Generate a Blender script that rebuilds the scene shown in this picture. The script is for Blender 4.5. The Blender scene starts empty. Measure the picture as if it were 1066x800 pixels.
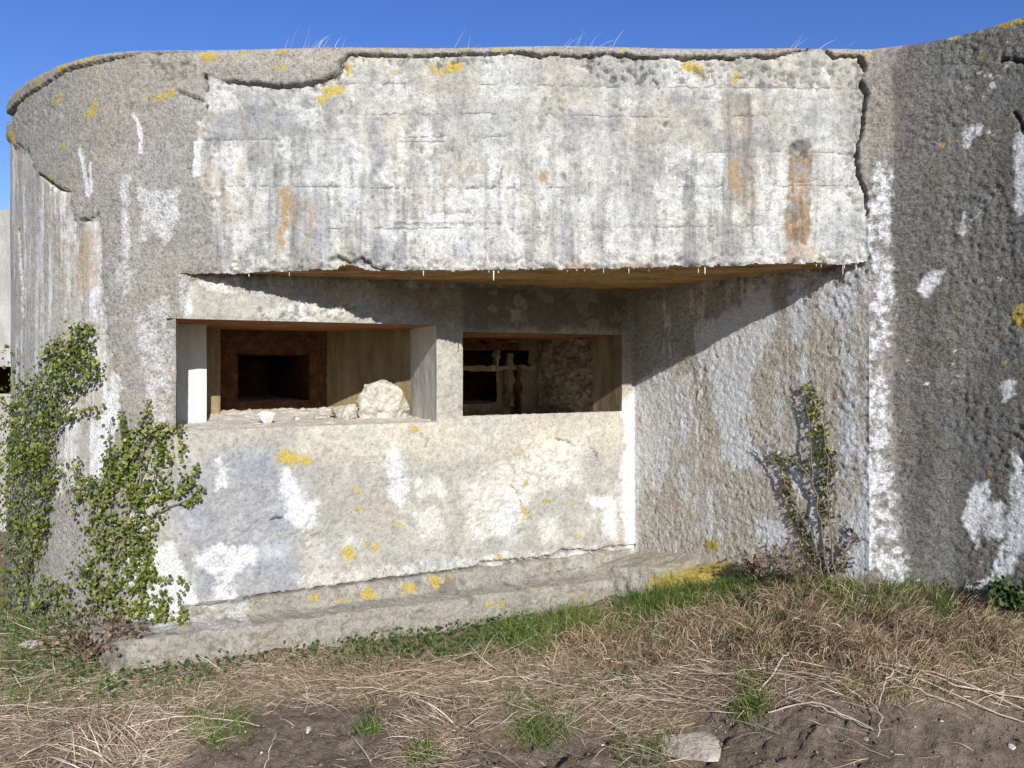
import bpy, math, random
import numpy as np
from mathutils import Vector

random.seed(7)
rng = np.random.default_rng(7)
sc = bpy.context.scene
COL = sc.collection
EYE = 1.9            # eye height above the low field; all working heights below are relative to the eye
F, CX, HY = 850.0, 533.0, 380.0   # focal length and principal point, in pixels of a 1066 px wide frame

# ------------------------------------------------------------------ basics
def at(px, py, Y):
    return np.array([(px - CX) / F * Y, Y, (HY - py) / F * Y])
def proj(P):
    Y = np.maximum(P[..., 1], .3)
    return CX + F * P[..., 0] / Y, HY - F * P[..., 2] / Y
def sstep(a, b, x):
    t = np.clip((x - a) / (b - a), 0, 1)
    return t * t * (3 - 2 * t)

_perm = np.random.default_rng(3).permutation(256)
_perm = np.concatenate([_perm, _perm, _perm])
_grad = np.random.default_rng(4).normal(size=(256, 3)); _grad /= np.linalg.norm(_grad, axis=1)[:, None]
def perlin(x, y, z):
    x, y, z = np.broadcast_arrays(x, y, z)
    xi, yi, zi = np.floor(x).astype(int), np.floor(y).astype(int), np.floor(z).astype(int)
    xf, yf, zf = x - xi, y - yi, z - zi
    xi, yi, zi = xi & 255, yi & 255, zi & 255
    u, v, w = [t * t * t * (t * (t * 6 - 15) + 10) for t in (xf, yf, zf)]
    out = 0
    for dx in (0, 1):
        for dy in (0, 1):
            for dz in (0, 1):
                g = _grad[_perm[_perm[_perm[xi + dx] + yi + dy] + zi + dz]]
                d = g[..., 0] * (xf - dx) + g[..., 1] * (yf - dy) + g[..., 2] * (zf - dz)
                out = out + d * (u if dx else 1 - u) * (v if dy else 1 - v) * (w if dz else 1 - w)
    return out * 1.5
def fbm(P, f, octv=4, rough=.5, sx=1, sy=1, sz=1, off=0.):
    a, s, o = 1., 0., 0
    x, y, z = P[..., 0] * f * sx + off, P[..., 1] * f * sy + off * .7, P[..., 2] * f * sz + off * 1.3
    for k in range(octv):
        o = o + a * perlin(x, y, z); s += a
        a *= rough; x, y, z = x * 2.03 + 11.1, y * 2.03 + 5.3, z * 2.03 + 7.7
    return o / s

def link(o, parent=None):
    COL.objects.link(o)
    if parent is not None:
        o.parent = parent
        off = parent.location.copy(); q = parent.parent
        while q is not None: off += q.location; q = q.parent
        o.location = -off
    return o
def mesh_from(name, V, faces, mat, attrs=None, smooth=True, shift=True):
    """faces: one (n,k) int array or a list of them"""
    me = bpy.data.meshes.new(name)
    V = np.array(V, dtype=np.float64)
    if shift: V = V + np.array([0, 0, EYE])
    if not isinstance(faces, list): faces = [faces]
    faces = [np.asarray(f, dtype=np.int32) for f in faces if len(f)]
    loops = np.concatenate([f.ravel() for f in faces])
    tot = np.concatenate([np.full(len(f), f.shape[1]) for f in faces])
    st = np.concatenate([[0], np.cumsum(tot)[:-1]]).astype(np.int32)
    me.vertices.add(len(V)); me.vertices.foreach_set('co', V.astype(np.float32).ravel())
    me.loops.add(len(loops)); me.loops.foreach_set('vertex_index', loops)
    me.polygons.add(len(st)); me.polygons.foreach_set('loop_start', st)
    me.update(calc_edges=True)
    for k, a in (attrs or {}).items():
        at_ = me.attributes.new(k, 'FLOAT_COLOR', 'POINT')
        at_.data.foreach_set('color', np.ascontiguousarray(a, dtype=np.float32).ravel())
    if smooth: me.shade_smooth()
    if mat: me.materials.append(mat)
    return me
def mesh_obj(name, V, faces, mat, parent=None, attrs=None, smooth=True):
    return link(bpy.data.objects.new(name, mesh_from(name, V, faces, mat, attrs, smooth)), parent)
def tag(o, label=None, cat=None, group=None, kind=None):
    if label: o['label'] = label
    if cat: o['category'] = cat
    if group: o['group'] = group
    if kind: o['kind'] = kind
    return o
def empty(name, loc):
    o = bpy.data.objects.new(name, None); COL.objects.link(o)
    o.location = (loc[0], loc[1], loc[2] + EYE); o.empty_display_size = .1
    return o
def grid_faces(R, C):
    i = np.arange(R * C).reshape(R, C)
    return np.stack([i[:-1, :-1], i[:-1, 1:], i[1:, 1:], i[1:, :-1]], -1)
def sub_mesh(name, V, Q, mat, parent, attrs):
    u, inv = np.unique(Q.ravel(), return_inverse=True)
    return mesh_obj(name, V[u], inv.reshape(-1, 4), mat, parent, {k: a[u] for k, a in attrs.items()})

# ------------------------------------------------------------------ painting masks onto surfaces
def seg_dist(px, py, a, b):
    ax, ay = a; bx, by = b
    dx, dy = bx - ax, by - ay
    t = np.clip(((px - ax) * dx + (py - ay) * dy) / max(dx * dx + dy * dy, 1e-9), 0, 1)
    return np.hypot(px - ax - t * dx, py - ay - t * dy), t
class Paint:
    def __init__(s, px, py): s.px, s.py, s.n = px, py, len(px)
    def _sel(s, pts, m):
        p = np.array(pts, float)
        return np.nonzero((s.px > p[:, 0].min() - m) & (s.px < p[:, 0].max() + m) & (s.py > p[:, 1].min() - m) & (s.py < p[:, 1].max() + m))[0]
    def poly(s, pts, f=4.):
        out = np.zeros(s.n); i = s._sel(pts, f + 1)
        if not len(i): return out
        x, y = s.px[i], s.py[i]
        d = np.full(len(i), 1e9); ins = np.zeros(len(i), bool)
        for a, b in zip(pts, pts[1:] + pts[:1]):
            d = np.minimum(d, seg_dist(x, y, a, b)[0])
            if a[1] != b[1]:
                c = (a[1] > y) != (b[1] > y)
                ins ^= c & (x < (b[0] - a[0]) * (y - a[1]) / (b[1] - a[1]) + a[0])
        d = np.where(ins, d, -d)
        out[i] = sstep(-f, f, d)
        return out
    def stroke(s, pts, w, f=2.):
        """pts: (x,y) or (x,y,width)"""
        wid = [p[2] if len(p) > 2 else w for p in pts]
        out = np.zeros(s.n); i = s._sel([p[:2] for p in pts], max(wid) + f + 1)
        if not len(i): return out
        x, y = s.px[i], s.py[i]; m = np.zeros(len(i))
        for k in range(len(pts) - 1):
            d, t = seg_dist(x, y, pts[k][:2], pts[k + 1][:2])
            ww = wid[k] + (wid[k + 1] - wid[k]) * t
            m = np.maximum(m, 1 - sstep(ww - f * .5, ww + f, d))
        out[i] = m
        return out
    def blob(s, x, y, rx, ry=None, p=1.):
        ry = ry or rx
        d = np.hypot((s.px - x) / rx, (s.py - y) / ry)
        return p * (1 - sstep(.35, 1.25, d))
def mx(*a):
    o = a[0]
    for b in a[1:]: o = np.maximum(o, b)
    return o
def lerp(a, b, m): return a + (np.asarray(b) - a) * m[:, None]

CAPCRACK = [(362,58),(376,57),(390,58),(410,59),(430,60),(452,58),(470,58),(486,56),(500,57),(520,56),(540,55),(560,59),(580,58),(600,60),(618,59),(630,57),(650,58),(670,61),(690,60),(715,61),(740,60),(760,61),(780,59),(800,61),(815,57),(830,53),(845,50),(858,51),(868,60),(880,59),(893,58)]
LEFTEDGE = [(362,58),(355,64),(352,76),(342,82),(330,85),(310,89),(290,91),(275,88),(262,88),(250,86),(235,85),(222,80),(213,78),(215,95),(210,110),(206,122),(206,150),(205,180),(212,196),(221,205),(222,240),(226,290)]
RIGHTEDGE = [(893,58),(898,66),(900,74),(896,86),(901,98),(900,110),(899,120),(897,140),(893,152),(892,168),(893,180),(897,192),(900,205),(903,225),(902,245),(903,262),(906,274)]

def paint(Pw):
    """everything the concrete shows: relief (m, outwards), base colour, and masks (white, rust, lichen, dark)"""
    shp = Pw.shape[:-1]; P = Pw.reshape(-1, 3)
    px, py = proj(P)
    w1, w2 = fbm(P, 5, 3, .6), fbm(P, 5, 3, .6, off=31)
    w3, w4 = fbm(P, 26, 2, .6, off=7), fbm(P, 26, 2, .6, off=57)
    A = Paint(px + 9 * w1 + 5 * w3, py + 9 * w2 + 5 * w4)      # ragged
    B = Paint(px + 2.5 * w3, py + 2.5 * w4)                        # nearly exact
    n = len(px)
    nb = fbm(P, 1.3, 3, .5, off=3)
    nm = fbm(P, 4.5, 4, .6, off=13)
    nf = fbm(P, 22, 3, .6, off=23)
    nv = fbm(P, 9, 4, .6, sz=.10, off=41)                         # vertical runs
    nv2 = fbm(P, 26, 4, .62, sz=.07, off=71)
    # ---- regions
    panel = B.poly(CAPCRACK + RIGHTEDGE + [(906, 300), (226, 300)] + LEFTEDGE[::-1][:-1], 1.2)
    coatL = B.poly([(-60, -60), (893, -60), (893, 58)] + CAPCRACK[::-1] + LEFTEDGE[1:] + [(196, 292), (190, 335), (188, 380), (186, 450), (150, 480), (130, 640), (130, 900), (-60, 900)], 1.5)
    barel = A.poly([(-40, 178), (30, 178), (46, 185), (56, 192), (64, 198), (75, 202), (80, 226), (88, 232), (104, 226), (110, 250), (108, 275), (112, 330), (120, 380), (128, 430), (120, 470), (105, 500), (60, 520), (-40, 540)], 3)
    barel = np.maximum(barel, A.poly([(-40, 150), (10, 145), (26, 152), (36, 170), (44, 190), (-40, 200)], 3))
    right = B.poly(RIGHTEDGE + [(906, 300), (903, 420), (900, 640), (900, 900), (1500, 900), (1500, -60), (905, -60)], 1.5)
    side = B.poly([(655, 300), (906, 270), (906, 700), (655, 700)], 3)
    darkw = B.poly([(936, 60), (931, 90), (934, 120), (930, 180), (928, 240), (932, 300), (930, 400), (934, 500), (945, 600), (950, 700), (1500, 700), (1500, -60), (945, 20)], 6)
    low = sstep(278, 300, py) * (1 - side) * (1 - right) * (1 - coatL * sstep(6, 0, px - 190))
    # ---- base colours
    base = np.zeros((n, 3)) + np.array([.335, .316, .270])
    fas = np.array([.385, .370, .325])
    base = lerp(base, fas, panel)
    coat = np.array([.258, .243, .217])
    base = lerp(base, coat * np.array([1.05, 1.03, 1.0]), coatL)
    base = lerp(base, np.array([.36, .335, .29]), barel * .85)
    base = lerp(base, np.array([.47, .425, .35]), side)
    base = lerp(base, np.array([.235, .213, .183]), right)
    base = lerp(base, np.array([.146, .138, .123]), darkw)
    cap = B.poly([(205, 30), (1000, 30), (893, 58)] + CAPCRACK[::-1] + [(340, 70), (205, 70)], 3)
    base = lerp(base, np.array([.33, .30, .25]), cap * .8)
    # paler fines run down the panel and the streaked wall
    wh = np.zeros(n)
    runs = sstep(-.05, .35, nv + .35 * nm)
    wh = mx(wh, panel * (.25 + .5 * runs * sstep(120, 190, py) + .45 * sstep(.0, .45, nm + .4 * nf) + .25 * sstep(205, 245, px) * sstep(330, 250, px)))
    base = lerp(base, np.array([.235, .235, .24]), panel * .75 * sstep(.12, .5, -nv * .9 - nm * .5 + .15 * nv2) * sstep(95, 170, py))
    base = lerp(base, np.array([.30, .29, .27]), panel * .6 * sstep(.1, .4, -nm - .3 * nf))
    wh = mx(wh, barel * .75 * sstep(-.1, .35, nv + .3 * nv2))
    # panel: pale boards and grey runs
    for pts, p in [([(352,150),(372,145),(380,215),(372,250),(356,240)], .95), ([(226,205),(262,200),(268,262),(232,270)], .75), ([(230,150),(300,140),(310,170),(232,180)],.55),
                   ([(300,108),(335,105),(340,140),(305,145)],.7), ([(425,205),(520,195),(560,240),(540,275),(430,272)],.6), ([(640,190),(745,180),(750,270),(640,270)],.6), ([(340,270),(900,262),(900,276),(340,282)],.75),
                   ([(785,170),(815,170),(815,230),(785,232)],.6), ([(850,165),(888,160),(890,260),(852,255)],.6), ([(410,95),(560,90),(600,100),(430,110)],.55)]:
        wh = mx(wh, p * A.poly(pts, 9))
    for pts, c, p in [([(385,118),(398,120),(400,180),(386,182)], (.26,.26,.275), .8), ([(358,238),(375,232),(400,250),(405,278),(360,280)], (.22,.22,.24), .8), ([(214,120),(262,112),(300,118),(330,140),(240,150),(216,158)], (.24,.24,.25), .75),
                   ([(330,236),(344,240),(348,280),(330,280)],(.3,.3,.32),.6), ([(404,235),(420,232),(424,275),(404,278)],(.26,.26,.28),.6), ([(470,255),(490,255),(492,276),(470,276)], (.24,.24,.26), .75), ([(586,225),(596,220),(600,275),(584,275)], (.27,.27,.29), .75),
                   ([(650,175),(710,172),(715,186),(652,190)], (.36,.33,.27), .6), ([(700,100),(745,105),(745,150),(700,145)],(.31,.30,.27),.55), ([(550,60),(660,58),(700,75),(690,92),(560,88)],(.30,.29,.27),.6),
                   ([(590,115),(640,108),(650,160),(600,170)],(.33,.325,.32),.5), ([(320,165),(338,165),(340,245),(322,245)],(.27,.27,.29),.5), ([(440,108),(530,104),(525,140),(440,138)],(.35,.34,.31),.5)]:
        m = A.poly(pts, 7) * p; base = lerp(base, np.array(c), m); wh = wh * (1 - .75 * m)
    for x0, y0, y1, w_ in [(505,150,270,2),(519,180,272,2.2),(534,176,240,2),(553,160,275,1.6),(497,250,280,2.5),(365,150,235,2.5),(280,190,275,2),(575,240,280,2),(720,200,275,1.6),(627,230,278,2),(755,200,262,2.5),(783,200,262,2)]:
        m = B.stroke([(x0, y0, w_ * .4), (x0 + 1, (y0 + y1) / 2, w_), (x0, y1, w_ * .7)], w_, 2) * .6 * panel * sstep(-.25, .2, nf + .5 * nv); base = lerp(base, np.array([.22, .22, .235]), m); wh = wh * (1 - m)
    # board joints of the formwork
    joint = np.zeros(n)
    for pts in [[(215,193),(300,194),(420,196),(560,195),(760,194),(893,193)], [(225,86),(420,87),(640,90),(893,92)], [(340,238),(480,238),(700,236),(895,233)], [(213,145),(330,145),(470,148)],[(420,143),(455,142),(480,144),(530,141)], [(215,120),(500,118),(700,122),(893,118)], [(735,158),(830,158),(893,160)]]:
        joint = mx(joint, B.stroke(pts, .7, 1.0))
    joint *= panel * sstep(-.25, .15, nm)
    # the two brown bars
    m = A.poly([(753,97),(782,97),(784,130),(778,205),(770,218),(762,215),(756,160)], 4) * panel * np.clip(1.1 + 1.0 * nv2, .3, 1)
    base = lerp(base, np.array([.23,.195,.15]) , m * (.75 + .3 * nv2)); wh = wh * (1 - m * (.8 + .5 * nv2))
    m2 = A.poly([(823,160),(843,158),(842,205),(845,240),(840,256),(820,256),(817,235),(821,205)], 3) * panel * np.clip(1.25 + 1.0 * nv2 - .0055 * np.clip(py - 170, 0, 90) * (1 - nf), .25, 1)
    base = lerp(base, np.array([.19,.11,.045]), m2 * (.85 + .5 * nv2)); wh = wh * (1 - m2 * (.85 + .4 * nv2))
    # white efflorescence elsewhere
    for pts, p in [([(147,195),(166,200),(190,192),(186,225),(172,262),(160,240),(150,255)],.5), ([(128,180),(140,182),(138,300),(124,330)],.5), ([(118,385),(128,392),(124,440),(110,500),(98,498),(104,440)],.9), ([(138,330),(178,300),(182,420),(160,470),(150,400)],.42), ([(165,340),(182,340),(182,440),(168,430)],.4),
                   ([(190,288),(200,288),(200,330),(190,330)],.7), ([(205,290),(230,290),(250,300),(225,305)],.8),
                   ([(215,572),(232,566),(250,572),(262,570),(270,583),(256,590),(246,600),(250,622),(228,626),(224,600),(206,590),(200,578)],1.), ([(262,571),(270,571),(268,590),(262,590)],1.), ([(160,570),(182,560),(190,600),(212,628),(210,650),(165,655),(150,640)],1.), ([(130,575),(155,560),(158,600),(140,610),(132,600)],1.),
                   ([(135,535),(152,536),(152,556),(138,556)],1.), ([(288,500),(300,488),(312,500),(318,525),(330,518),(328,545),(316,560),(300,540),(292,520)],.85), ([(222,480),(232,476),(236,505),(222,510)],.85), ([(155,618),(200,632),(260,625),(262,650),(200,665),(150,660)],.95),
                   ([(400,468),(418,470),(425,500),(420,530),(405,520),(398,490)],.8), ([(432,498),(455,490),(466,512),(464,528),(450,520),(434,524)],.38), ([(430,535),(452,528),(465,545),(460,565),(438,556)],.38),
                   ([(485,505),(505,485),(530,480),(560,470),(580,462),(605,475),(605,505),(560,510),(545,545),(520,560),(490,560),(482,530)],.38), ([(560,540),(580,535),(588,560),(566,565)],.38), ([(545,458),(590,455),(608,470),(590,478),(550,475)],.38),
                   ([(648,415),(662,410),(662,575),(652,575),(645,520),(650,470)],1.), ([(612,514),(640,516),(645,560),(632,560),(625,530),(612,524)],.95),([(300,596),(655,566),(655,590),(320,622)],.45),
                   ([(270,322),(310,316),(366,318),(372,328),(350,334),(270,332)],.65),
                   # recess flank
                   ([(735,335),(760,325),(800,300),(812,340),(790,365),(782,400),(785,430),(770,440),(766,480),(752,482),(748,440),(740,420),(735,380)],.85), ([(758,440),(782,445),(784,486),(764,490)],1.), ([(820,310),(845,300),(845,330),(834,360),(826,355)],.8), ([(850,290),(888,280),(890,320),(870,335),(855,325)],.7),
                   ([(662,400),(700,375),(705,440),(690,520),(668,500)],.5), ([(700,400),(720,385),(725,440),(705,480)],.5), ([(785,538),(800,540),(812,545),(818,560),(812,572),(800,566),(788,556)],1.), ([(822,482),(836,486),(836,512),(830,520),(824,505)],1.), ([(810,484),(820,486),(818,496),(808,492)],.8),
                   ([(878,442),(896,445),(894,470),(884,480),(878,462)],.95), ([(900,515),(908,520),(905,580),(898,590),(893,560)],.95), ([(880,540),(892,535),(896,600),(882,600)],.8),([(706,490),(720,480),(722,520),(708,525)],.5),
                   ([(888,410),(900,415),(898,430),(888,425)],.6), ([(850,500),(862,502),(860,520),(850,515)],.7),
                   # rough wall
                   ([(1006,130),(1024,126),(1022,138),(1012,146),(1008,155),(1004,145)],1.), ([(966,290),(984,278),(976,296),(966,308),(960,304)],1.), ([(1008,508),(1030,502),(1030,525),(1045,520),(1048,560),(1030,565),(1024,550),(1015,570),(1006,548)],1.),
                   ([(1056,140),(1100,130),(1100,215),(1058,222)],.95), ([(1043,400),(1058,396),(1060,415),(1046,420)],1.), ([(1052,465),(1066,480),(1100,490),(1100,560),(1070,570),(1050,600),(1030,618),(1000,628),(1000,618),(1030,600),(1045,560),(1054,520)],1.)]:
        wh = mx(wh, p * A.poly(pts, 5))
    wh = mx(wh, (.55 + 1.1 * (nf + .7 * nm)) * A.stroke([(918,176,12),(914,215,12),(912,260,13),(918,300,13),(916,350,10),(910,380,8),(913,430,10),(916,480,9),(920,540,11),(922,580,14),(935,600,10)], 10, 9))
    wh = mx(wh, .8 * A.stroke([(900,470,4),(905,500,5),(903,540,7),(900,590,6)], 5, 5))
    for pts, w_ in [([(140,120),(147,135),(148,160)],1.6), ([(85,158),(90,175),(94,205)],1.8), ([(96,170),(97,200)],1.2), ([(206,150),(205,182)],3)]:  # last stroke: sun-catching edge of the left coat, painted white
        wh = mx(wh, B.stroke(pts, w_, 1.4))
    wh = mx(wh, coatL * .45 * sstep(.2, .55, nv + .25 * nm) * sstep(160, 230, py) * sstep(70, 110, px))
    wh = mx(wh, side * .62 * sstep(.08, .36, nv + .35 * nm), darkw * .8 * sstep(.42, .6, nm + .6 * nf))
    for pts in ([(485,505),(505,485),(530,480),(560,470),(580,462),(605,475),(605,505),(560,510),(545,545),(520,560),(490,560),(482,530)], [(560,540),(580,535),(588,560),(566,565)], [(545,458),(590,455),(608,470),(590,478),(550,475)], [(432,498),(455,490),(466,512),(464,528),(450,520),(434,524)], [(430,535),(452,528),(465,545),(460,565),(438,556)]):
        base = lerp(base, np.array([.47, .45, .39]), .85 * A.poly(pts, 5))
    base = lerp(base, np.array([.20, .165, .105]), A.poly([(380,290),(480,286),(655,306),(655,345),(485,346),(440,334)], 12) * .7)  # olive-brown lintel stain, its tone deepened to carry the slab's shade
    # blue grey wash on the sill wall
    m = A.poly([(180,500),(215,478),(260,470),(300,475),(312,510),(310,560),(308,612),(250,622),(215,628),(196,600),(184,560)], 16)
    base = lerp(base, np.array([.255,.26,.275]), m * .9)
    m = A.poly([(40,540),(100,530),(95,600),(60,640),(40,620)],14); base = lerp(base, np.array([.31,.29,.27]), m * .7)
    base = lerp(base, np.array([.40,.39,.37]), low * .5 * sstep(.1,.45,nm) * sstep(450, 470, py))
    base = lerp(base, np.array([.50,.46,.36]), low * .6 * A.poly([(300,440),(655,428),(650,470),(400,480),(310,470)], 14))
    base = lerp(base, np.array([.28,.265,.235]), A.poly([(600,300),(906,270),(780,350),(660,400),(640,340)], 10) * side * .6)  # slab's cast shadow painted as a darker tone on the flank
    # plinth zone
    base = lerp(base, np.array([.29,.275,.235]), sstep(8, 0, np.abs(py - 660 + (px - 180) * .115) - 14) * (px < 640) * .45)
    # broken, cloudy limewash: greys, creams and bare patches on several scales
    cloud = fbm(P, 2.6, 5, .62, off=141); cl2 = fbm(P, 7, 5, .65, off=151)
    fz = np.clip(panel + .8 * low + .6 * barel, 0, 1)
    base = lerp(base, np.array([.235, .235, .235]), fz * .75 * sstep(.0, .36, cl2 + .4 * cloud) * panel)
    base = lerp(base, np.array([.46, .43, .36]), fz * .45 * sstep(.05, .4, -cl2 + .4 * nb))
    wh = np.clip(wh * (.92 + .35 * side - .06 * panel - .06 * low + (1. - .35 * side) * (cl2 * .75 + .55 * nf + .45 * nv * panel)), 0, 1)
    dirt_ = fbm(P, 1.7, 4, .6, off=181); vst = fbm(P, 5, 5, .62, sz=.16, off=191)
    base = lerp(base, np.array([.25, .243, .228]), panel * .7 * sstep(.06, .34, vst + .35 * dirt_))
    base = lerp(base, np.array([.33, .305, .25]), panel * .6 * sstep(.10, .35, dirt_ - .3 * cl2) * sstep(190, 110, py))
    wh = wh * (1 - panel * .75 * sstep(.04, .32, vst + .35 * dirt_)) * (1 - panel * .45 * sstep(.02, .3, dirt_))
    wh = wh * (1 - panel * .8 * sstep(.0, .34, cloud + .35 * cl2) * sstep(215, 130, py)) * (1 - .55 * panel * sstep(.1, .4, cl2))
    # ---- rust
    ru = np.zeros(n)
    for pts, p in [([(290,200),(297,192),(304,196),(300,225),(296,262),(289,262),(288,230)],.8), ([(318,205),(326,210),(328,240),(318,252)],.6), ([(296,205),(306,195),(316,215),(312,240),(302,238)],.45), ([(503,168),(509,168),(510,196),(504,200)],.6), ([(562,178),(569,178),(569,192),(562,192)],.75), ([(463,168),(468,170),(468,190),(462,190)],.5), ([(758,165),(772,165),(772,200),(764,215),(757,190)],.6),
                   ([(585,272),(625,272),(625,280),(585,280)],.7), ([(612,278),(668,270),(700,272),(690,282),(610,284)],.45), ([(815,258),(850,256),(850,272),(815,274)],.55), ([(82,240),(104,230),(106,300),(92,310),(78,300)],.5), ([(640,340),(656,335),(660,410),(648,415)],.35), ([(62,250),(76,240),(78,300),(64,330)],.35)]:
        ru = mx(ru, p * A.poly(pts, 5))
    ru = mx(ru, panel * .42 * sstep(.26, .45, fbm(P, 3, 4, .6, sz=.3, off=91)))
    for x, y, r in [(988,150,4),(996,147,3),(1040,350,4),(1032,497,5),(870,412,4),(826,420,3),(980,152,4)]:
        ru = mx(ru, A.blob(x, y, r, r, .9))
    # ---- lichen
    li = np.zeros(n)
    for x, y, rx, ry, p in [(300,478,17,9,1),(318,478,8,7,.8),(370,512,9,5,1),(362,575,9,7,1),(388,568,14,6,.7),(375,530,4,4,.8),(430,447,6,5,.9),(547,532,5,4,.9),(545,545,3,3,.8),(569,522,4,4,.7),(595,526,4,4,.7),(548,502,4,7,.7),(415,548,10,8,.45),(452,606,9,8,1),(425,612,12,6,.8),(385,618,12,9,.85),(354,624,8,6,.8),(330,622,9,6,.7),(470,602,10,5,.5),(521,583,5,5,.7),(510,631,4,4,.7),(522,630,6,4,.6),(740,568,8,9,.9),(600,560,4,6,.5),
                            (100,112,5,10,.9),(96,120,7,5,.9),(165,101,14,4,.9),(180,97,5,6,.9),(68,98,5,7,.6),(62,106,5,6,.6),(100,78,6,4,.5),(15,143,8,8,1),(30,84,9,7,.9),(42,76,10,6,.9),(60,68,10,4,.8),(95,57,14,3,.9),(215,57,9,5,.9),(222,60,10,4,.8),(294,51,7,3,1),(256,57,5,5,.7),(296,70,4,9,.5),(290,70,3,8,.5),(346,95,12,7,.8),(338,105,9,6,.6),(363,72,5,8,.8),(470,70,10,7,.95),(455,73,8,5,.6),(412,78,8,5,.5),(720,70,14,6,.95),(728,78,7,7,.7),(366,49,8,3,.9),(400,49,8,3,.6),(485,49,8,3,.8),(650,49,8,3,.7),(767,80,4,8,.8),(765,72,3,5,.7),(55,190,5,6,.6),(67,152,6,4,.7),(208,138,4,4,.6),(990,40,12,5,.8),(1045,25,14,6,1),(1060,18,14,5,1),(1020,31,10,4,.7),(1062,330,12,16,.8),(1058,40,5,4,.7),(1022,60,4,5,.6),(900,57,8,3,.6),(1048,377,3,4,.7)]:
        li = mx(li, A.blob(x, y, rx, ry, p))
    li = np.clip(li * (1.1 + 1.3 * nf + .6 * cl2), 0, 1)
    li = mx(li, A.poly([(672,612),(690,597),(720,590),(755,583),(768,588),(755,606),(700,622)], 7) * .9)
    li = mx(li, cap * .6 * sstep(.3, .55, nm + .3 * nf), A.poly([(10,100),(20,85),(60,62),(120,50),(155,48),(120,56),(60,74),(20,110)], 4) * .6 * sstep(.0,.3,nf+nm))
    # ---- relief
    rough = np.clip(.25 + .75 * mx(coatL * (1 - barel) * .7, right * .6, darkw, side * .85), 0, 1)
    h = .012 * nb
    bil = fbm(P, 30, 3, .65, off=17) * 1.15
    bil = np.where(side > .5, fbm(P, 24, 3, .65, off=17) * 1.15, bil)
    bil = np.where(bil > 0, bil * .8, bil * 1.3)
    h += .0035 * fbm(P, 14, 4, .55, off=5) * (1 - .3 * rough)
    h += (coatL * (1 - barel) * .0065 + right * .006) * fbm(P, 34, 3, .65, off=9)
    h += (darkw * .0105 * np.clip(1 + 1.8 * fbm(P, 2.2, 3, .6, off=201), .35, 1.9) + side * .0068 * np.clip(1 + 1.4 * fbm(P, 2.2, 3, .6, off=203), .4, 1.7) + right * (1 - darkw) * .006) * (bil + .55 * fbm(P, 42, 2, .6, off=61))
    h += .016 * coatL * (1 - .6 * barel * sstep(60, 30, px)) - .012 * barel
    h += .012 * right * sstep(300, 278, py) + .006 * right
    h += panel * .0035 * np.clip(nv2, -1, 1) - joint * .006
    da = np.zeros(n)
    # honeycombed concrete
    hc = mx(A.poly([(600,60),(640,60),(700,66),(690,92),(640,88),(610,78)],5), A.poly([(645,62),(680,66),(690,82),(664,84),(650,76)],4), A.poly([(555,105),(580,100),(600,118),(560,130)],7)*.7, A.poly([(638,108),(670,106),(665,116),(640,116)],4)*.8, A.poly([(685,112),(700,118),(696,132),(686,128)],4)*.9, A.poly([(672,155),(690,156),(690,161),(672,160)],3),
            A.poly([(700,60),(893,66),(893,92),(700,92)],5)*.75, A.stroke([(892,60),(894,110),(888,150),(889,200),(896,262)],6,5)*.8*(nm>0), A.stroke([(225,92),(300,97),(345,86),(362,66),(450,66),(560,64)],4,5)*.8*(nm>-.05), A.poly([(226,80),(240,170),(228,280),(216,280),(212,120)],4)*.6*(nm>.05), A.poly([(820,145),(845,148),(840,165),(822,165)],5), A.poly([(350,262),(400,262),(410,282),(350,284)],5)*.6, A.poly([(225,268),(900,264),(900,284),(225,288)],4)*.7, A.poly([(420,152),(470,150),(475,164),(430,162)],5)*.7, A.poly([(20,118),(45,106),(60,118),(40,140),(20,138)],6)*.45, A.poly([(370,150),(420,160),(440,215),(400,222)],9)*.5, A.poly([(150,62),(205,58),(200,84),(160,88)],6)*.7,
            A.poly([(305,545),(330,540),(340,575),(315,580)],6)*.6, A.poly([(480,500),(520,480),(600,470),(600,520),(540,560),(490,560)],9)*.4, A.poly([(270,318),(372,316),(372,334),(270,334)],5)*.8)
    pit = sstep(-.02, .22, fbm(P, 26, 3, .65, off=77))
    h -= hc * .022 * pit
    da = mx(da, hc * pit * .85)
    pit2 = sstep(.26, .40, fbm(P, 42, 2, .6, off=37)) * np.clip(panel + low, 0, 1)
    h -= pit2 * .006; da = mx(da, pit2 * .5)
    # cracks
    cr = np.zeros(n)
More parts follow.
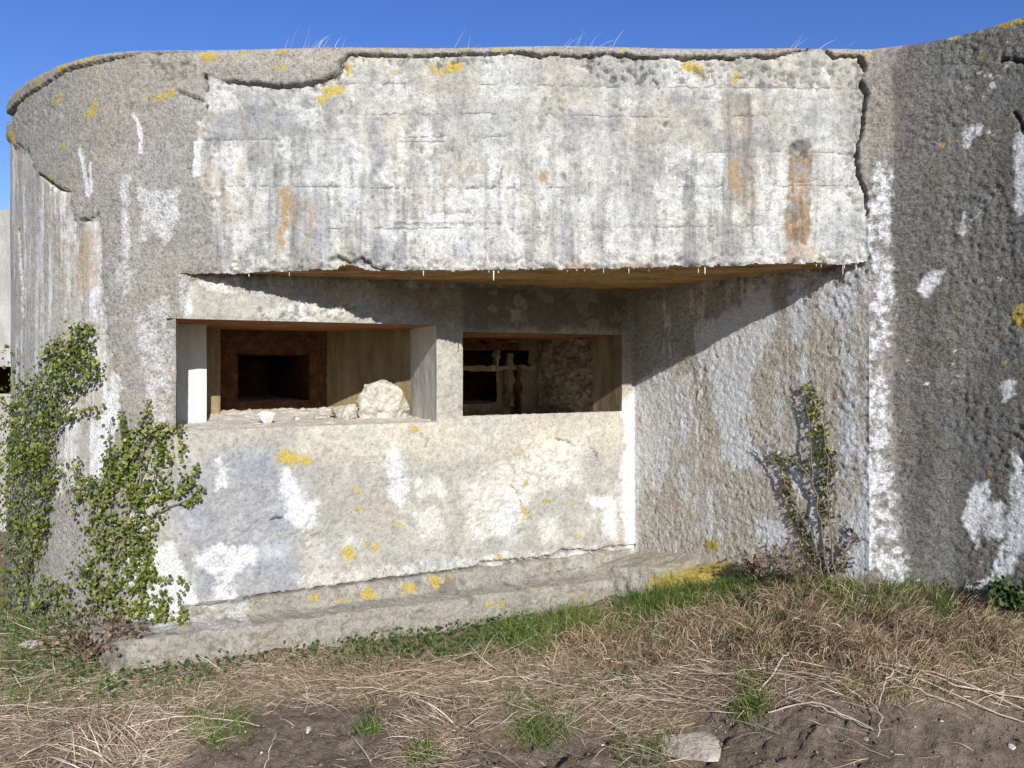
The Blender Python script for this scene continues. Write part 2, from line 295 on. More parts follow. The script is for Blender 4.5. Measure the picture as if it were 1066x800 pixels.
    for pts in [[(8,124,3),(13,121,3.5),(20,110,1.2),(30,101,.8),(45,91,.9),(60,81,1.2),(68,75,1.8),(80,71,1.),(100,67,1.),(120,61,1.2),(140,58,1.2),(153,52,1.)], [(153,53,1.2),(164,57,1.4),(176,54,.9),(212,53,.7)],
                [p + (.35 + .9 * abs(math.sin(i * 2.1)) * abs(math.sin(i * .7 + .5)),) for i, p in enumerate(CAPCRACK)], [(362,58,1.6),(356,64,1.4),(352,77,1.4)], [(236,85,.8),(250,87,1.1),(270,88,1.3),(290,91,1.6),(312,89,1.3),(330,86,1.4),(350,78,1.2)], [(213,80,1),(215,95,.7)], [(215,111,1.4),(208,124,1.1)], [(186,96,.6),(200,101,.7),(212,106,.7)],
                [(893,58,.8),(898,66,1.5),(901,75,.8)], [(896,86,1.6),(902,98,2.2),(900,110,1.1),(899,122,1.2),(897,140,.5),(893,152,.6),(892,168,1.1),(894,182,1.3),(898,194,.8),(901,207,1.1),(903,226,.3)],
                [(44,183,1),(52,189,1.2),(62,197,1.2),(73,200,.8)], [(86,230,1.2),(95,229,.8),(103,224,1.2)],
                [(188,633,1),(230,629,.9),(262,623,1.4),(300,618,1.5),(350,611,1.3),(400,604,1.3),(450,598,1.4),(495,592,1.3),(500,587,1.1),(540,584,1.4),(575,580,1.3),(585,573,1.6),(592,576,1.9),(600,573,.9),(620,575,1),(632,571,1.4),(660,568,.7)],
                [(545,586,1.2),(546,592,.8)], [(550,603,.6),(580,598,.7),(610,592,.7)], [(340,272,1.2),(352,268,2),(364,274,1.5),(376,270,2.5),(388,278,1.4),(400,282,1)], [(410,235,.3),(520,233,.2)], [(580,458,.5),(592,460,.5),(598,466,.4)], [(282,542,.7),(292,540,.9)],
                [(1040,66,.5),(1050,62,1.),(1066,65,1.6),(1090,70,1.6)], [(1057,118,1),(1062,126,.9),(1066,140,.5)], [(18,240,.4),(22,300,.4),(23,330,.3)]]:
        cr = mx(cr, B.stroke(pts, 1.2, 1.1))
    h -= cr * .045
    hr = np.random.default_rng(77); hair = np.zeros(n)
    for q in range(70):
        x0, y0 = (hr.uniform(225, 885), hr.uniform(65, 268)) if q < 46 else (hr.uniform(200, 650), hr.uniform(450, 620)); a_ = hr.normal(0, .5) if hr.random() < .65 else hr.normal(1.57, .3)
        pts = [(x0, y0, .25 + .5 * hr.random())]
        for _ in range(hr.integers(2, 7)):
            a_ += hr.normal(0, .5); x0 += 9 * math.cos(a_); y0 += 9 * math.sin(a_); pts.append((x0, y0, .2 + .5 * hr.random()))
        hair = mx(hair, B.stroke(pts, .5, .9) * hr.uniform(.4, 1.))
    h += .004 * li
    h -= hair * .012; da = mx(da, hair * .75 * (panel + low))
    h -= .02 * A.blob(11, 126, 7, 6) + .002 * A.poly([(20,110),(40,98),(58,112),(40,140),(22,138)], 5)
    da = mx(da, cr * .6, .7 * A.blob(11, 126, 6, 6))
    da = mx(da, panel * .55 * sstep(.24, .40, fbm(P, 11, 4, .65, off=101)), darkw * .35 * sstep(.1, .5, nm), .6 * B.stroke([(931,70,3),(933,130,2),(931,200,1)], 3, 4))
    da = mx(da, A.poly([(610,300),(655,305),(655,332),(600,338),(560,320)],10) * .35, A.poly([(480,290),(655,308),(655,345),(480,345)], 8) * .62 * (nm > -.1))  # dark lintel stain, partly painted shade under the slab
    base = base * (1 + darkw * (.4 * fbm(P, 2.4, 4, .6, sz=.35, off=211) + .4 * nv))[:, None]
    base = lerp(base, np.array([.10, .09, .062]), darkw * .45 * sstep(.08, .35, fbm(P, 3.5, 4, .6, off=221)))
    spk = np.clip(panel * (.35 + .9 * sstep(0, .4, fbm(P, 3.2, 3, .6, off=161))) + low * .45 + darkw * .9 + side * .35 + .3 * coatL, 0, 1)
    stk = np.clip(panel * sstep(90, 200, py) * 1. + .45 * barel + .15 * coatL, 0, 1)
    grain = .45 + .55 * mx(coatL * (1 - barel), right, side) + .55 * darkw - .05 * panel
    da = mx(da, joint * .75, B.stroke([(757,100,1.5),(760,150,1),(757,210,.5)], 1, 3) * .5, B.stroke([(779,100,3),(781,130,2.5),(776,175,1)], 2, 4) * .6, A.blob(833, 152, 12, 9) * .8, B.stroke([(843,165,1),(842,250,1.2)], 1, 2) * .5)
    base = base * (1 + .22 * nm + .16 * nf)[:, None]
    base = base * (1 + np.array([.03, .0, -.045]) * np.clip(cloud * 3, -1, 1)[:, None])
    M = np.stack([np.clip(wh, 0, 1), np.clip(ru, 0, 1), np.clip(li, 0, 1), np.clip(da, 0, 1)], -1)
    Bc = np.concatenate([np.clip(base, .02, .8), rough[:, None]], 1)
    X = np.stack([stk, spk, grain, np.clip(.25 + .75 * mx(side, right, 0.22 * low, .7 * barel, .6 * coatL * (1 - panel)), 0, 1)], -1)
    return h.reshape(shp), Bc, (M, X), panel.reshape(shp), right.reshape(shp), cap.reshape(shp)

# ------------------------------------------------------------------ materials
class NT:
    def __init__(s, name):
        s.m = bpy.data.materials.new(name); s.m.use_nodes = True
        s.t = s.m.node_tree; s.t.nodes.clear()
        s.out = s.n('ShaderNodeOutputMaterial'); s.b = s.n('ShaderNodeBsdfPrincipled')
        s.t.links.new(s.b.outputs[0], s.out.inputs[0])
        s.b.inputs['Specular IOR Level'].default_value = .25
        s.b.inputs['Roughness'].default_value = .92
        s.co = s.n('ShaderNodeTexCoord').outputs['Object']
    def n(s, t): return s.t.nodes.new(t)
    def set(s, sock, v):
        if isinstance(v, bpy.types.NodeSocket): s.t.links.new(v, sock)
        elif v is not None: sock.default_value = v
    def noise(s, scale, detail=5, rough=.6, vec=None, dist=0.):
        n = s.n('ShaderNodeTexNoise'); s.set(n.inputs['Vector'], vec or s.co)
        n.inputs['Scale'].default_value = scale; n.inputs['Detail'].default_value = detail; n.inputs['Roughness'].default_value = rough; n.inputs['Distortion'].default_value = dist
        return n.outputs[0]
    def map(s, sc_=(1, 1, 1), rot=(0, 0, 0)):
        n = s.n('ShaderNodeMapping'); s.set(n.inputs[0], s.co); n.inputs['Scale'].default_value = sc_; n.inputs['Rotation'].default_value = rot
        return n.outputs[0]
    def math(s, op, a, b=None, c=None, clamp=False):
        n = s.n('ShaderNodeMath'); n.operation = op; n.use_clamp = clamp
        for i, v in enumerate((a, b, c)): s.set(n.inputs[i], v)
        return n.outputs[0]
    def rng(s, v, a, b, c=0., d=1.):
        n = s.n('ShaderNodeMapRange'); s.set(n.inputs[0], v)
        for i, x in enumerate((a, b, c, d)): n.inputs[i + 1].default_value = x
        return n.outputs[0]
    def mix(s, f, a, b, mode='MIX'):
        n = s.n('ShaderNodeMix'); n.data_type = 'RGBA'; n.blend_type = mode
        s.set(n.inputs[0], f)
        for i, v in ((6, a), (7, b)):
            s.set(n.inputs[i], v if isinstance(v, bpy.types.NodeSocket) else tuple(v) + ((1.,) if len(v) == 3 else ()))
        return n.outputs[2]
    def attr(s, name):
        n = s.n('ShaderNodeAttribute'); n.attribute_name = name; return n
    def bump(s, h, st, dist):
        n = s.n('ShaderNodeBump'); s.set(n.inputs['Height'], h); s.set(n.inputs['Strength'], st); n.inputs['Distance'].default_value = dist
        s.t.links.new(n.outputs[0], s.b.inputs['Normal'])
    def ramp(s, f, stops):
        n = s.n('ShaderNodeValToRGB'); s.set(n.inputs[0], f); e = n.color_ramp.elements
        while len(e) < len(stops): e.new(.5)
        for el, (p, c) in zip(e, stops): el.position = p; el.color = tuple(c) + (1,)
        return n.outputs[0]

def concrete_material():
    T = NT('weathered concrete')
    base, m = T.attr('base'), T.attr('marks')
    sep = T.n('ShaderNodeSeparateColor'); T.set(sep.inputs[0], m.outputs['Color'])
    ex = T.attr('grain'); es = T.n('ShaderNodeSeparateColor'); T.set(es.inputs[0], ex.outputs['Color'])
    stk, spk, grn = es.outputs
    n2, n3, n4, nm_ = T.noise(16, 8, .68), T.noise(75, 5, .65), T.noise(190, 3, .6), T.noise(38, 6, .7)
    col = base.outputs['Color']
    val = T.math('ADD', T.rng(n2, .3, .7, -.20, .20), T.rng(nm_, .3, .7, -.28, .28))
    val = T.math('ADD', val, T.math('MULTIPLY', T.math('ADD', T.rng(n3, .3, .7, -.42, .42), T.rng(n4, .3, .7, -.25, .25)), grn))
    st = T.math('ADD', T.rng(T.noise(14, 6, .65, T.map((1, 1, .09))), .3, .7, -.30, .30), T.rng(T.noise(45, 5, .65, T.map((1, 1, .07))), .3, .7, -.22, .22))
    val = T.math('ADD', T.math('MULTIPLY_ADD', st, stk, val), 1.)
    val = T.math('MAXIMUM', val, .18)
    v = T.n('ShaderNodeCombineColor')
    for i in range(3): T.set(v.inputs[i], val)
    col = T.mix(1., col, v.outputs[0], 'MULTIPLY')
    def edge(s_, n, amp=1.1, gain=3.2):
        return T.math('MULTIPLY_ADD', T.math('ADD', s_, T.math('MULTIPLY', T.math('SUBTRACT', n, .5), amp)), gain, .5 - gain * .5, clamp=True)
    nmix = T.math('ADD', T.math('MULTIPLY', n2, .55), T.math('MULTIPLY', n3, .45))
    wv = T.noise(10, 5, .6, T.map((1, 1, .14)))
    wn = T.math('ADD', T.math('MULTIPLY', nmix, .75), T.math('MULTIPLY', wv, .25))
    n1 = T.noise(5.5, 6, .6)
    wcol = T.mix(ex.outputs['Alpha'], T.mix(T.rng(n3, .3, .7), (.44, .435, .415), (.62, .61, .575)), T.mix(T.rng(n3, .3, .7), (.60, .605, .61), (.80, .80, .80)))
    gate = T.math('MULTIPLY', sep.outputs[0], 3.5, clamp=True)
    wf = T.math('MULTIPLY', edge(sep.outputs[0], T.math('ADD', T.math('MULTIPLY', wn, .65), T.math('MULTIPLY', n1, .35)), 3.0, 1.55), gate)
    wf = T.math('MULTIPLY', wf, T.math('MULTIPLY', T.rng(n3, .34, .56, .62, 1.), T.rng(nm_, .32, .52, .6, 1.)))
    wf = T.math('MULTIPLY', wf, T.math('SUBTRACT', 1., T.math('MULTIPLY', T.rng(st, .05, .4, 0, .8), stk)))
    col = T.mix(T.math('MULTIPLY', wf, .95), col, wcol)
    rcol = T.mix(T.rng(n3, .3, .7), (.20, .105, .04), (.42, .265, .11))
    col = T.mix(T.math('MULTIPLY', edge(sep.outputs[1], wn, 1.2, 2.2), .8), col, rcol)
    lcol = T.mix(T.rng(n3, .3, .7), (.26, .185, .03), (.55, .42, .075))
    col = T.mix(T.math('MULTIPLY', edge(sep.outputs[2], nmix, 3.0, 2.4), T.math('MULTIPLY', .9, T.math('MULTIPLY', sep.outputs[2], 4., clamp=True))), col, lcol)
    col = T.mix(T.math('MULTIPLY', edge(m.outputs['Alpha'], nmix, 1.2, 2.6), .72), col, (.075, .068, .058))
    sp2 = T.rng(T.math('ADD', T.math('MULTIPLY', nm_, .5), T.math('MULTIPLY', n3, .5)), .55, .63, 0., 1.)
    col = T.mix(T.math('MULTIPLY', T.math('MULTIPLY', sp2, spk), .7), col, (.075, .068, .058))
    sp3 = T.rng(T.noise(120, 3, .55, T.map((1, 1, 1), (.4, .3, .2))), .60, .66, 0., 1.)
    col = T.mix(T.math('MULTIPLY', sp3, .45), col, (.09, .08, .07))
    T.set(T.b.inputs['Base Color'], col)
    hgt = T.math('ADD', T.math('MULTIPLY', n3, .5), T.math('MULTIPLY', n4, .12))
    hgt = T.math('ADD', hgt, T.math('MULTIPLY', nm_, 1.1))
    T.bump(hgt, T.rng(base.outputs['Alpha'], 0, 1, .4, .8), .022)
    return T.m
def plain(name, stops, scale=12, bump=.4, dist=.01, rough=.92, streak=None, mult=60):
    T = NT(name)
    a = T.noise(scale, 7, .65, T.map(streak) if streak else None); b = T.noise(mult, 4, .6)
    f = T.math('ADD', T.math('MULTIPLY', a, .7), T.math('MULTIPLY', b, .3))
    T.set(T.b.inputs['Base Color'], T.ramp(T.rng(f, .3, .7), stops))
    T.b.inputs['Roughness'].default_value = rough
    T.bump(T.math('ADD', a, T.math('MULTIPLY', b, .6)), bump, dist)
    return T.m
def blade_material(name, stops, rough=.6, trans=.25):
    T = NT(name)
    a = T.attr('var'); sp = T.n('ShaderNodeSeparateColor'); T.set(sp.inputs[0], a.outputs['Color'])
    col = T.ramp(sp.outputs[0], stops)
    T.set(T.b.inputs['Base Color'], col); T.b.inputs['Roughness'].default_value = rough
    tr = T.n('ShaderNodeBsdfTranslucent'); T.set(tr.inputs[0], col)
    mxs = T.n('ShaderNodeMixShader'); mxs.inputs[0].default_value = trans
    T.t.links.new(T.b.outputs[0], mxs.inputs[1]); T.t.links.new(tr.outputs[0], mxs.inputs[2]); T.t.links.new(mxs.outputs[0], T.out.inputs[0])
    return T.m

CONC = concrete_material()
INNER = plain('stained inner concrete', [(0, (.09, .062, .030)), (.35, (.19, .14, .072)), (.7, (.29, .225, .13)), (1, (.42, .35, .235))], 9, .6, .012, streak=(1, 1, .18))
PALE_LIT = plain('sunlit jamb concrete', [(0, (.36, .34, .29)), (.3, (.52, .505, .46)), (1, (.68, .67, .63))], 9, .5, .008, streak=(1, 1, .25))  # lit copy of the inner concrete: sunlight on the jambs put into colour
RUSTP = plain('rust stained concrete', [(0, (.10, .035, .012)), (.4, (.23, .085, .028)), (.7, (.33, .15, .055)), (1, (.40, .23, .11))], 10, .6, .012, streak=(.5, 1.2, 1))
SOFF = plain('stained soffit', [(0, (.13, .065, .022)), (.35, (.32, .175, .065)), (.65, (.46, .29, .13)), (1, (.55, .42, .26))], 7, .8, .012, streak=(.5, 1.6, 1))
BRICK = plain('dark inner wall', [(0, (.03, .012, .006)), (.45, (.085, .032, .014)), (.8, (.15, .07, .027)), (1, (.20, .12, .06))], 14, .7, .015)  # rusty brick brown, darkened to deepen the shade in the openings
ROCK = plain('pale broken concrete', [(0, (.16, .14, .11)), (.25, (.36, .33, .27)), (.6, (.52, .49, .42)), (1, (.66, .63, .56))], 22, 1., .02)
GREYROCK = plain('grey stone', [(0, (.20, .185, .165)), (.4, (.33, .31, .28)), (1, (.50, .48, .44))], 14, .8, .012)
LIME = plain('lime drip', [(0, (.5, .48, .43)), (1, (.78, .76, .72))], 30, .2, .004)
RUBBLE = plain('rubble', [(0, (.36, .32, .25)), (.4, (.56, .52, .43)), (1, (.72, .68, .59))], 40, .9, .012)

# ------------------------------------------------------------------ the bunker: plan
def catmull(pts, per=40):
    p = np.array(pts, float); p = np.vstack([2 * p[0] - p[1], p, 2 * p[-1] - p[-2]]); out = []
    for i in range(1, len(p) - 2):
        t = np.linspace(0, 1, per, endpoint=False)[:, None]
        a, b, c, d = p[i - 1], p[i], p[i + 1], p[i + 2]
        out.append(.5 * ((2 * b) + (-a + c) * t + (2 * a - 5 * b + 4 * c - d) * t ** 2 + (-a + 3 * b - 3 * c + d) * t ** 3))
    return np.vstack(out + [p[-2:-1]])
def resample(pl, step):
    d = np.concatenate([[0], np.cumsum(np.hypot(*np.diff(pl, axis=0).T))])
    n = max(2, int(round(d[-1] / step)) + 1); s = np.linspace(0, d[-1], n)
    return np.stack([np.interp(s, d, pl[:, k]) for k in (0, 1)], 1)
PA, PB, PC = np.array([-2.05, 5.0]), np.array([2.12, 4.85]), np.array([.99, 6.6])
STEP = .0095
leftc = catmull([(-4.08, 7.3), (-4.04, 6.8), (-3.96, 6.5), (-3.84, 6.25), (-3.70, 6.02), (-3.504, 5.784), (-3.243, 5.524), (-2.97, 5.30), (-2.71, 5.155), (-2.416, 5.045), (-2.05, 5.0)])
seg0 = resample(np.array([(-4.08, 9.2), (-4.08, 7.32)]), .1)
seg1 = resample(leftc, STEP)
seg2 = resample(np.array([PA, PB]), STEP)
seg3 = resample(catmull([(2.12, 4.85), (2.25, 4.80), (2.42, 4.715), (2.58, 4.60), (2.76, 4.40), (2.90, 4.20), (3.0, 4.08)]), STEP)
seg4 = resample(catmull([(3.0, 4.08), (3.12, 4.02), (3.3, 4.1), (3.6, 4.6), (3.7, 5.5)]), .06)
plan = np.vstack([seg0, seg1, seg2[1:], seg3[1:], seg4[1:]])
iA = len(seg0) + len(seg1) - 1; iB = iA + len(seg2) - 1
tan = np.gradient(plan, axis=0); tan /= np.linalg.norm(tan, axis=1)[:, None]
k = 15
tsm = np.stack([np.convolve(np.pad(tan[:, j], k, mode='edge'), np.ones(2 * k + 1) / (2 * k + 1), 'valid') for j in (0, 1)], 1)
tsm /= np.linalg.norm(tsm, axis=1)[:, None]
nF = np.stack([tsm[:, 1], -tsm[:, 0]], 1)           # outward (towards the field)
ZB = -2.0
ztop = np.interp(np.arange(len(plan)), [0, iA, iB, len(plan)], [1.953, 1.953, 1.894, 1.894])
ztop = ztop + .008 * np.array([math.sin(i * .013) + .6 * math.sin(i * .041 + 1) for i in range(len(plan))])
R = 415
rr = np.linspace(0, 1, R)[:, None]
Z = ZB + (ztop[None, :] - ZB) * rr
# ragged lower lip of the fascia
pxc = CX + F * plan[:, 0] / plan[:, 1]
lip_py = np.interp(pxc, [185, 205, 240, 260, 350, 362, 372, 380, 440, 500, 560, 640, 700, 760, 800, 850, 880, 905], [285, 285, 285, 283.5, 280, 275, 277, 281, 281.5, 281, 280, 279.5, 277.5, 276.5, 275, 274, 275.5, 271])
cols = np.arange(len(plan))
lipn = fbm(np.stack([plan[:, 0], plan[:, 1], cols * 0.], 1), 14, 4, .65, off=5) * 3.0 + np.minimum(0, fbm(np.stack([plan[:, 0], plan[:, 1], cols * 0.], 1), 40, 2, .6, off=15)) * 4
zlip = (HY - (lip_py + lipn)) / F * plan[:, 1]
lip_row = np.zeros(len(plan), int)
for c in range(iA, iB + 1):
    r = int(np.argmin(np.abs(Z[:, c] - zlip[c]))); lip_row[c] = r; Z[r, c] = zlip[c]
P = np.zeros((R, len(plan), 3)); P[..., 0] = plan[None, :, 0]; P[..., 1] = plan[None, :, 1]; P[..., 2] = Z
h, Bc, M, panel, right, cap = paint(P)
rad = .05
over = np.clip((Z - (ztop[None] - rad)) / rad, 0, 1)
h = h * (1 - .5 * over) - rad * (1 - np.sqrt(np.maximum(0, 1 - over ** 2)))
# lip: the last rows break away unevenly
for c in range(iA, iB + 1):
    r = lip_row[c]
    for q in range(3): h[r + q, c] -= (.012, .006, .002)[q]
V = P.copy(); V[..., :2] += h[..., None] * nF[None]
Q = grid_faces(R, len(plan))
rc, cc = np.meshgrid(np.arange(R - 1), np.arange(len(plan) - 1), indexing='ij')
hole = (cc >= iA) & (cc < iB) & (rc < np.minimum(lip_row[cc], lip_row[np.minimum(cc + 1, iB)]))
# keep the stitch between neighbouring lip rows
keep = ~hole
pxq, pyq = proj(P[:-1, :-1])
part_id = np.zeros(hole.shape, int)                 # 0 curved wall, 1 fascia, 2 buttress, 3 capping
part_id[(cc >= iA) & (cc < iB)] = 1
pm = panel[:-1, :-1] > .5
part_id[(part_id == 1) & (~pm) & (pxq < 225)] = 0
part_id[(part_id == 1) & (~pm) & (pyq < 100) & (pxq >= 225) & (pxq < 893)] = 3
part_id[(~pm) & (pxq >= 890)] = 2
part_id[cc >= iB] = 2

bunker = empty('bunker', (0, 6, -1.9))
tag(bunker, 'weathered grey concrete bunker with two dark embrasures beneath an overhanging slab', 'bunker')
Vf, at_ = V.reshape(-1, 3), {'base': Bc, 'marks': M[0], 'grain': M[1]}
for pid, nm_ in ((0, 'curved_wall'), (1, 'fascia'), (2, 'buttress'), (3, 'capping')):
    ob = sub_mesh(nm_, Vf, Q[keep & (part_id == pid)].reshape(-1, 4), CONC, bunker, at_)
    if pid == 1: ob['label'] = 'pale lime-streaked board-marked fascia with rust stains'
    if pid == 2: ob['label'] = 'dark rough-cast wall with white lime streaks'
# roof
top = V[-1]; back = top.copy(); back[:, 1] = 9.2; back[:, 2] += .02
back[:, 0] = np.clip(back[:, 0], -4.08, 3.7)
mid = top * .85 + back * .15; mid[:, 2] = top[:, 2] + .012
rv = np.vstack([top, mid, back])
mesh_obj('roof', rv, grid_faces(3, len(plan)).reshape(-1, 4), GREYROCK, bunker)
mesh_obj('rear_wall', np.array([(-4.08, 9.2, -2), (3.7, 9.2, -2), (3.7, 9.2, 1.9), (-4.08, 9.2, 1.95)]), np.array([[0, 1, 2, 3]]), GREYROCK, bunker, smooth=False)

# ------------------------------------------------------------------ recess: sill wall, flank, soffit
dS = (PC - PA); LS = float(np.linalg.norm(dS)); dS = dS / LS; nS = np.array([-dS[1], dS[0]])     # nS points into the bunker
def S(u, w, z):
    return np.stack(np.broadcast_arrays(PA[0] + dS[0] * u + nS[0] * w, PA[1] + dS[1] * u + nS[1] * w, z), -1)
O1 = (0.0, 1.714, -.405, .283); O2 = (1.917, 3.318, -.372, .240)
def lines(lo, hi, stops, step):
    st = sorted(set([lo, hi] + [s for s in stops if lo < s < hi])); out = [lo]
    for a, b in zip(st[:-1], st[1:]):
        n = max(1, int(round((b - a) / step))); out += list(a + (b - a) * np.arange(1, n + 1) / n)
    return np.array(out)
uu = lines(0, LS + .05, [O1[1], O2[0], O2[1]], STEP); zz = lines(-1.95, .60, [O1[2], O1[3], O2[2], O2[3]], STEP)
U, ZZ = np.meshgrid(uu, zz)
PS = S(U, 0, ZZ)
hS, BS, MS, _, _, _ = paint(PS)
# slightly eased, chipped arrises round the openings
def chip(u, z):
    p = S(u, 0, z); c = np.zeros(np.shape(u))
    for (a, b, lo, hi) in (O1, O2):
        dx = np.maximum(np.maximum(a - u, u - b), 0); dz = np.maximum(np.maximum(lo - z, z - hi), 0)
        d = np.hypot(dx, dz); c = np.maximum(c, np.exp(-(d / .022) ** 2))
    return c * (.007 + .012 * np.maximum(0, fbm(p, 12, 3, .6, off=19)))
hS = hS - chip(U, ZZ) - .03 * sstep(.25, .0, U) * sstep(-.38, -.42, ZZ) * 0
wgt = sstep(.12, 0, U)[..., None]
nvec = -nS * (1 - wgt) + nF[iA] * wgt; nvec /= np.linalg.norm(nvec, axis=-1)[..., None]
VS = PS.copy(); VS[..., :2] += hS[..., None] * nvec
uc, zc = np.meshgrid((uu[1:] + uu[:-1]) / 2, (zz[1:] + zz[:-1]) / 2)
inO = lambda o: (uc > o[0]) & (uc < o[1]) & (zc > o[2]) & (zc < o[3])
kS = ~(inO(O1) | inO(O2))
pidS = np.where(zc > O1[3], 1, 0); pidS[(uc > O1[1]) & (uc < O2[0]) & (zc > O1[2]) & (zc <= O1[3])] = 2
pidS[(uc > O2[0]) & (zc > O2[3])] = 1
QS = grid_faces(len(zz), len(uu))
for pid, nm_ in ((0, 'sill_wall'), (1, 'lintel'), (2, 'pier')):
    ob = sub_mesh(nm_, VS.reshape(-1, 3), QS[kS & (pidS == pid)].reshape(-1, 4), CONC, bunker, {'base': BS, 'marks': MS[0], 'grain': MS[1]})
# flank
dD = PB - PC; LD = float(np.linalg.norm(dD)); dD = dD / LD; nD = np.array([dD[1], -dD[0]])
ud = lines(-.06, LD, [], STEP); zd = lines(-1.95, .66, [], STEP)
UD, ZD = np.meshgrid(ud, zd)
PD = np.stack([PC[0] + dD[0] * UD, PC[1] + dD[1] * UD, ZD], -1)
hD, BD, MD, _, _, _ = paint(PD)
wgt = sstep(.12, 0, LD - UD)[..., None]
nvec = nD * (1 - wgt) + nF[iB] * wgt; nvec /= np.linalg.norm(nvec, axis=-1)[..., None]
VD = PD.copy(); VD[..., :2] += hD[..., None] * nvec
mesh_obj('side_wall', VD.reshape(-1, 3), grid_faces(len(zd), len(ud)).reshape(-1, 4), CONC, bunker, {'base': BD, 'marks': MD[0], 'grain': MD[1]})
# soffit: from the ragged lip back to the recess walls
front = np.array([V[lip_row[c], c] for c in range(iA, iB + 1)])
fx = front[:, 0]
by = np.where(fx < PC[0], PA[1] + (fx - PA[0]) * dS[1] / dS[0], PC[1] + (fx - PC[0]) * dD[1] / dD[0])
nrow = 60
fr = np.linspace(0, 1, nrow)[:, None] ** 1.3
SV = np.zeros((nrow, len(fx), 3)); SV[..., 0] = fx; SV[..., 1] = front[None, :, 1] + (np.maximum(by, front[:, 1]) + .06 - front[:, 1])[None] * fr
zs = np.interp(fx, [fx[0], fx[-1]], [.578, .612])
SV[..., 2] = front[None, :, 2] * np.exp(-fr * 14) + (zs + .006 * 0)[None] * (1 - np.exp(-fr * 14))
SV[..., 2] += (1 - np.exp(-fr * 10)) * (.012 * fbm(SV, 5, 4, .6, off=3) + .005 * np.sign(np.sin(SV[..., 1] * 28)))
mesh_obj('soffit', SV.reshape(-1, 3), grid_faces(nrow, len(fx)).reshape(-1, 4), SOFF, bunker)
# lime drips on the lip
for i, pxs in enumerate([258, 300, 385, 412, 440, 452, 460, 509, 514, 519, 530, 590, 596, 601, 609, 615, 622, 628, 642, 655, 660, 676, 677, 690, 695, 704, 711, 720, 728, 735, 852, 858, 862, 866, 880, 881, 893]):
    c = int(np.argmin(np.abs(pxc[iA:iB] - pxs))) + iA
    b = V[lip_row[c], c]; L = .006 + .062 * rng.random() ** 3; rad_ = .0018 + .0042 * rng.random()
    ring = np.array([(math.cos(a), math.sin(a)) for a in np.linspace(0, 2 * math.pi, 7)[:-1]])
    lv = []
    for t, q in ((0, 1.7), (.18, 1.), (.55, .8), (.9, .55)):
        lv.append(np.column_stack([b[:2] + ring * rad_ * q + np.array([0, .012]), np.full(6, b[2] + .012 - (L + .012) * t)]))
    lv = np.vstack(lv + [np.array([[b[0], b[1] + .012, b[2] - L]])])
    fq = [[r * 6 + j, r * 6 + (j + 1) % 6, r * 6 + 6 + (j + 1) % 6, r * 6 + 6 + j] for r in range(3) for j in range(6)]
    ft = [[18 + j, 18 + (j + 1) % 6, 24] for j in range(6)]
    mesh_obj('stalactite', lv, [np.array(fq), np.array(ft)], LIME, bunker)

# ------------------------------------------------------------------ embrasure chambers
def disp_at(u, z):
    u, z = np.broadcast_arrays(np.asarray(u, float), np.asarray(z, float))
    p = S(u, 0, z); hh = paint(p)[0]
    return hh - chip(u, z)
def panel_sheet(name, path, z0, z1, mat, parent, amp=.006, freq=10, step=.022, start=None, holes=()):
    """vertical faces along a (u,w) path from z0 to z1"""
    path = np.array(path, float); pl = []
    for a, b in zip(path[:-1], path[1:]):
        n = max(1, int(round(np.linalg.norm(b - a) / step))); pl += [a + (b - a) * t for t in np.arange(n) / n]
    pl = np.array(pl + [path[-1]]); zz_ = lines(z0, z1, [], step)
    Pn = S(pl[None, :, 0], pl[None, :, 1], zz_[:, None])
    t = np.gradient(Pn[0, :, :2], axis=0); t /= np.linalg.norm(t, axis=1)[:, None]
    d = amp * fbm(Pn, freq, 4, .6, off=z0 * 7) + (amp * .6 * fbm(Pn, 14, 2, .5, sz=.02, off=3) if amp < .05 else .4 * amp * fbm(Pn, 22, 3, .6, off=3))
    d *= np.clip(np.arange(len(pl)) / 3., 0, 1)[None] * np.clip((len(pl) - 1 - np.arange(len(pl))) / 3., 0, 1)[None]
    Pn[..., :2] += d[..., None] * np.stack([t[:, 1], -t[:, 0]], 1)[None]
    if start is not None: Pn[:, 0, :2] += (-nS)[None] * disp_at(start, zz_)[:, None]
    if isinstance(start, tuple): pass
    return mesh_obj(name, Pn.reshape(-1, 3), grid_faces(len(zz_), len(pl)).reshape(-1, 4), mat, parent)
def deck(name, poly_uw, z, mat, parent, amp=.0, step=.03, lip=None, back=0, step_down=0):
    """horizontal face: bounding box grid in (u,w)"""
    (u0, u1, w0, w1) = poly_uw
    us, ws = lines(u0, u1, [], step), lines(w0, w1, [], step)
    Un, Wn = np.meshgrid(us, ws)
    Pn = S(Un, Wn, np.full(Un.shape, z)); Pn[..., 2] += amp * fbm(Pn, 9, 5, .65, off=z) * np.clip(Wn / .05, .25, 1)
    if back: Pn[..., 2] += back * sstep(.75, 1.25, Wn) * (.6 + .9 * fbm(Pn, 8, 4, .7, off=9))
    if step_down: Pn[..., 2] -= step_down * sstep(.05, .12, Wn + .04 * fbm(Pn, 9, 3, .6))
    if lip is not None:
        Pn[0, :, :2] += (-nS)[None] * disp_at(us, np.full(us.shape, lip))[:, None]
    return mesh_obj(name, Pn.reshape(-1, 3), grid_faces(len(ws), len(us)).reshape(-1, 4), mat, parent)
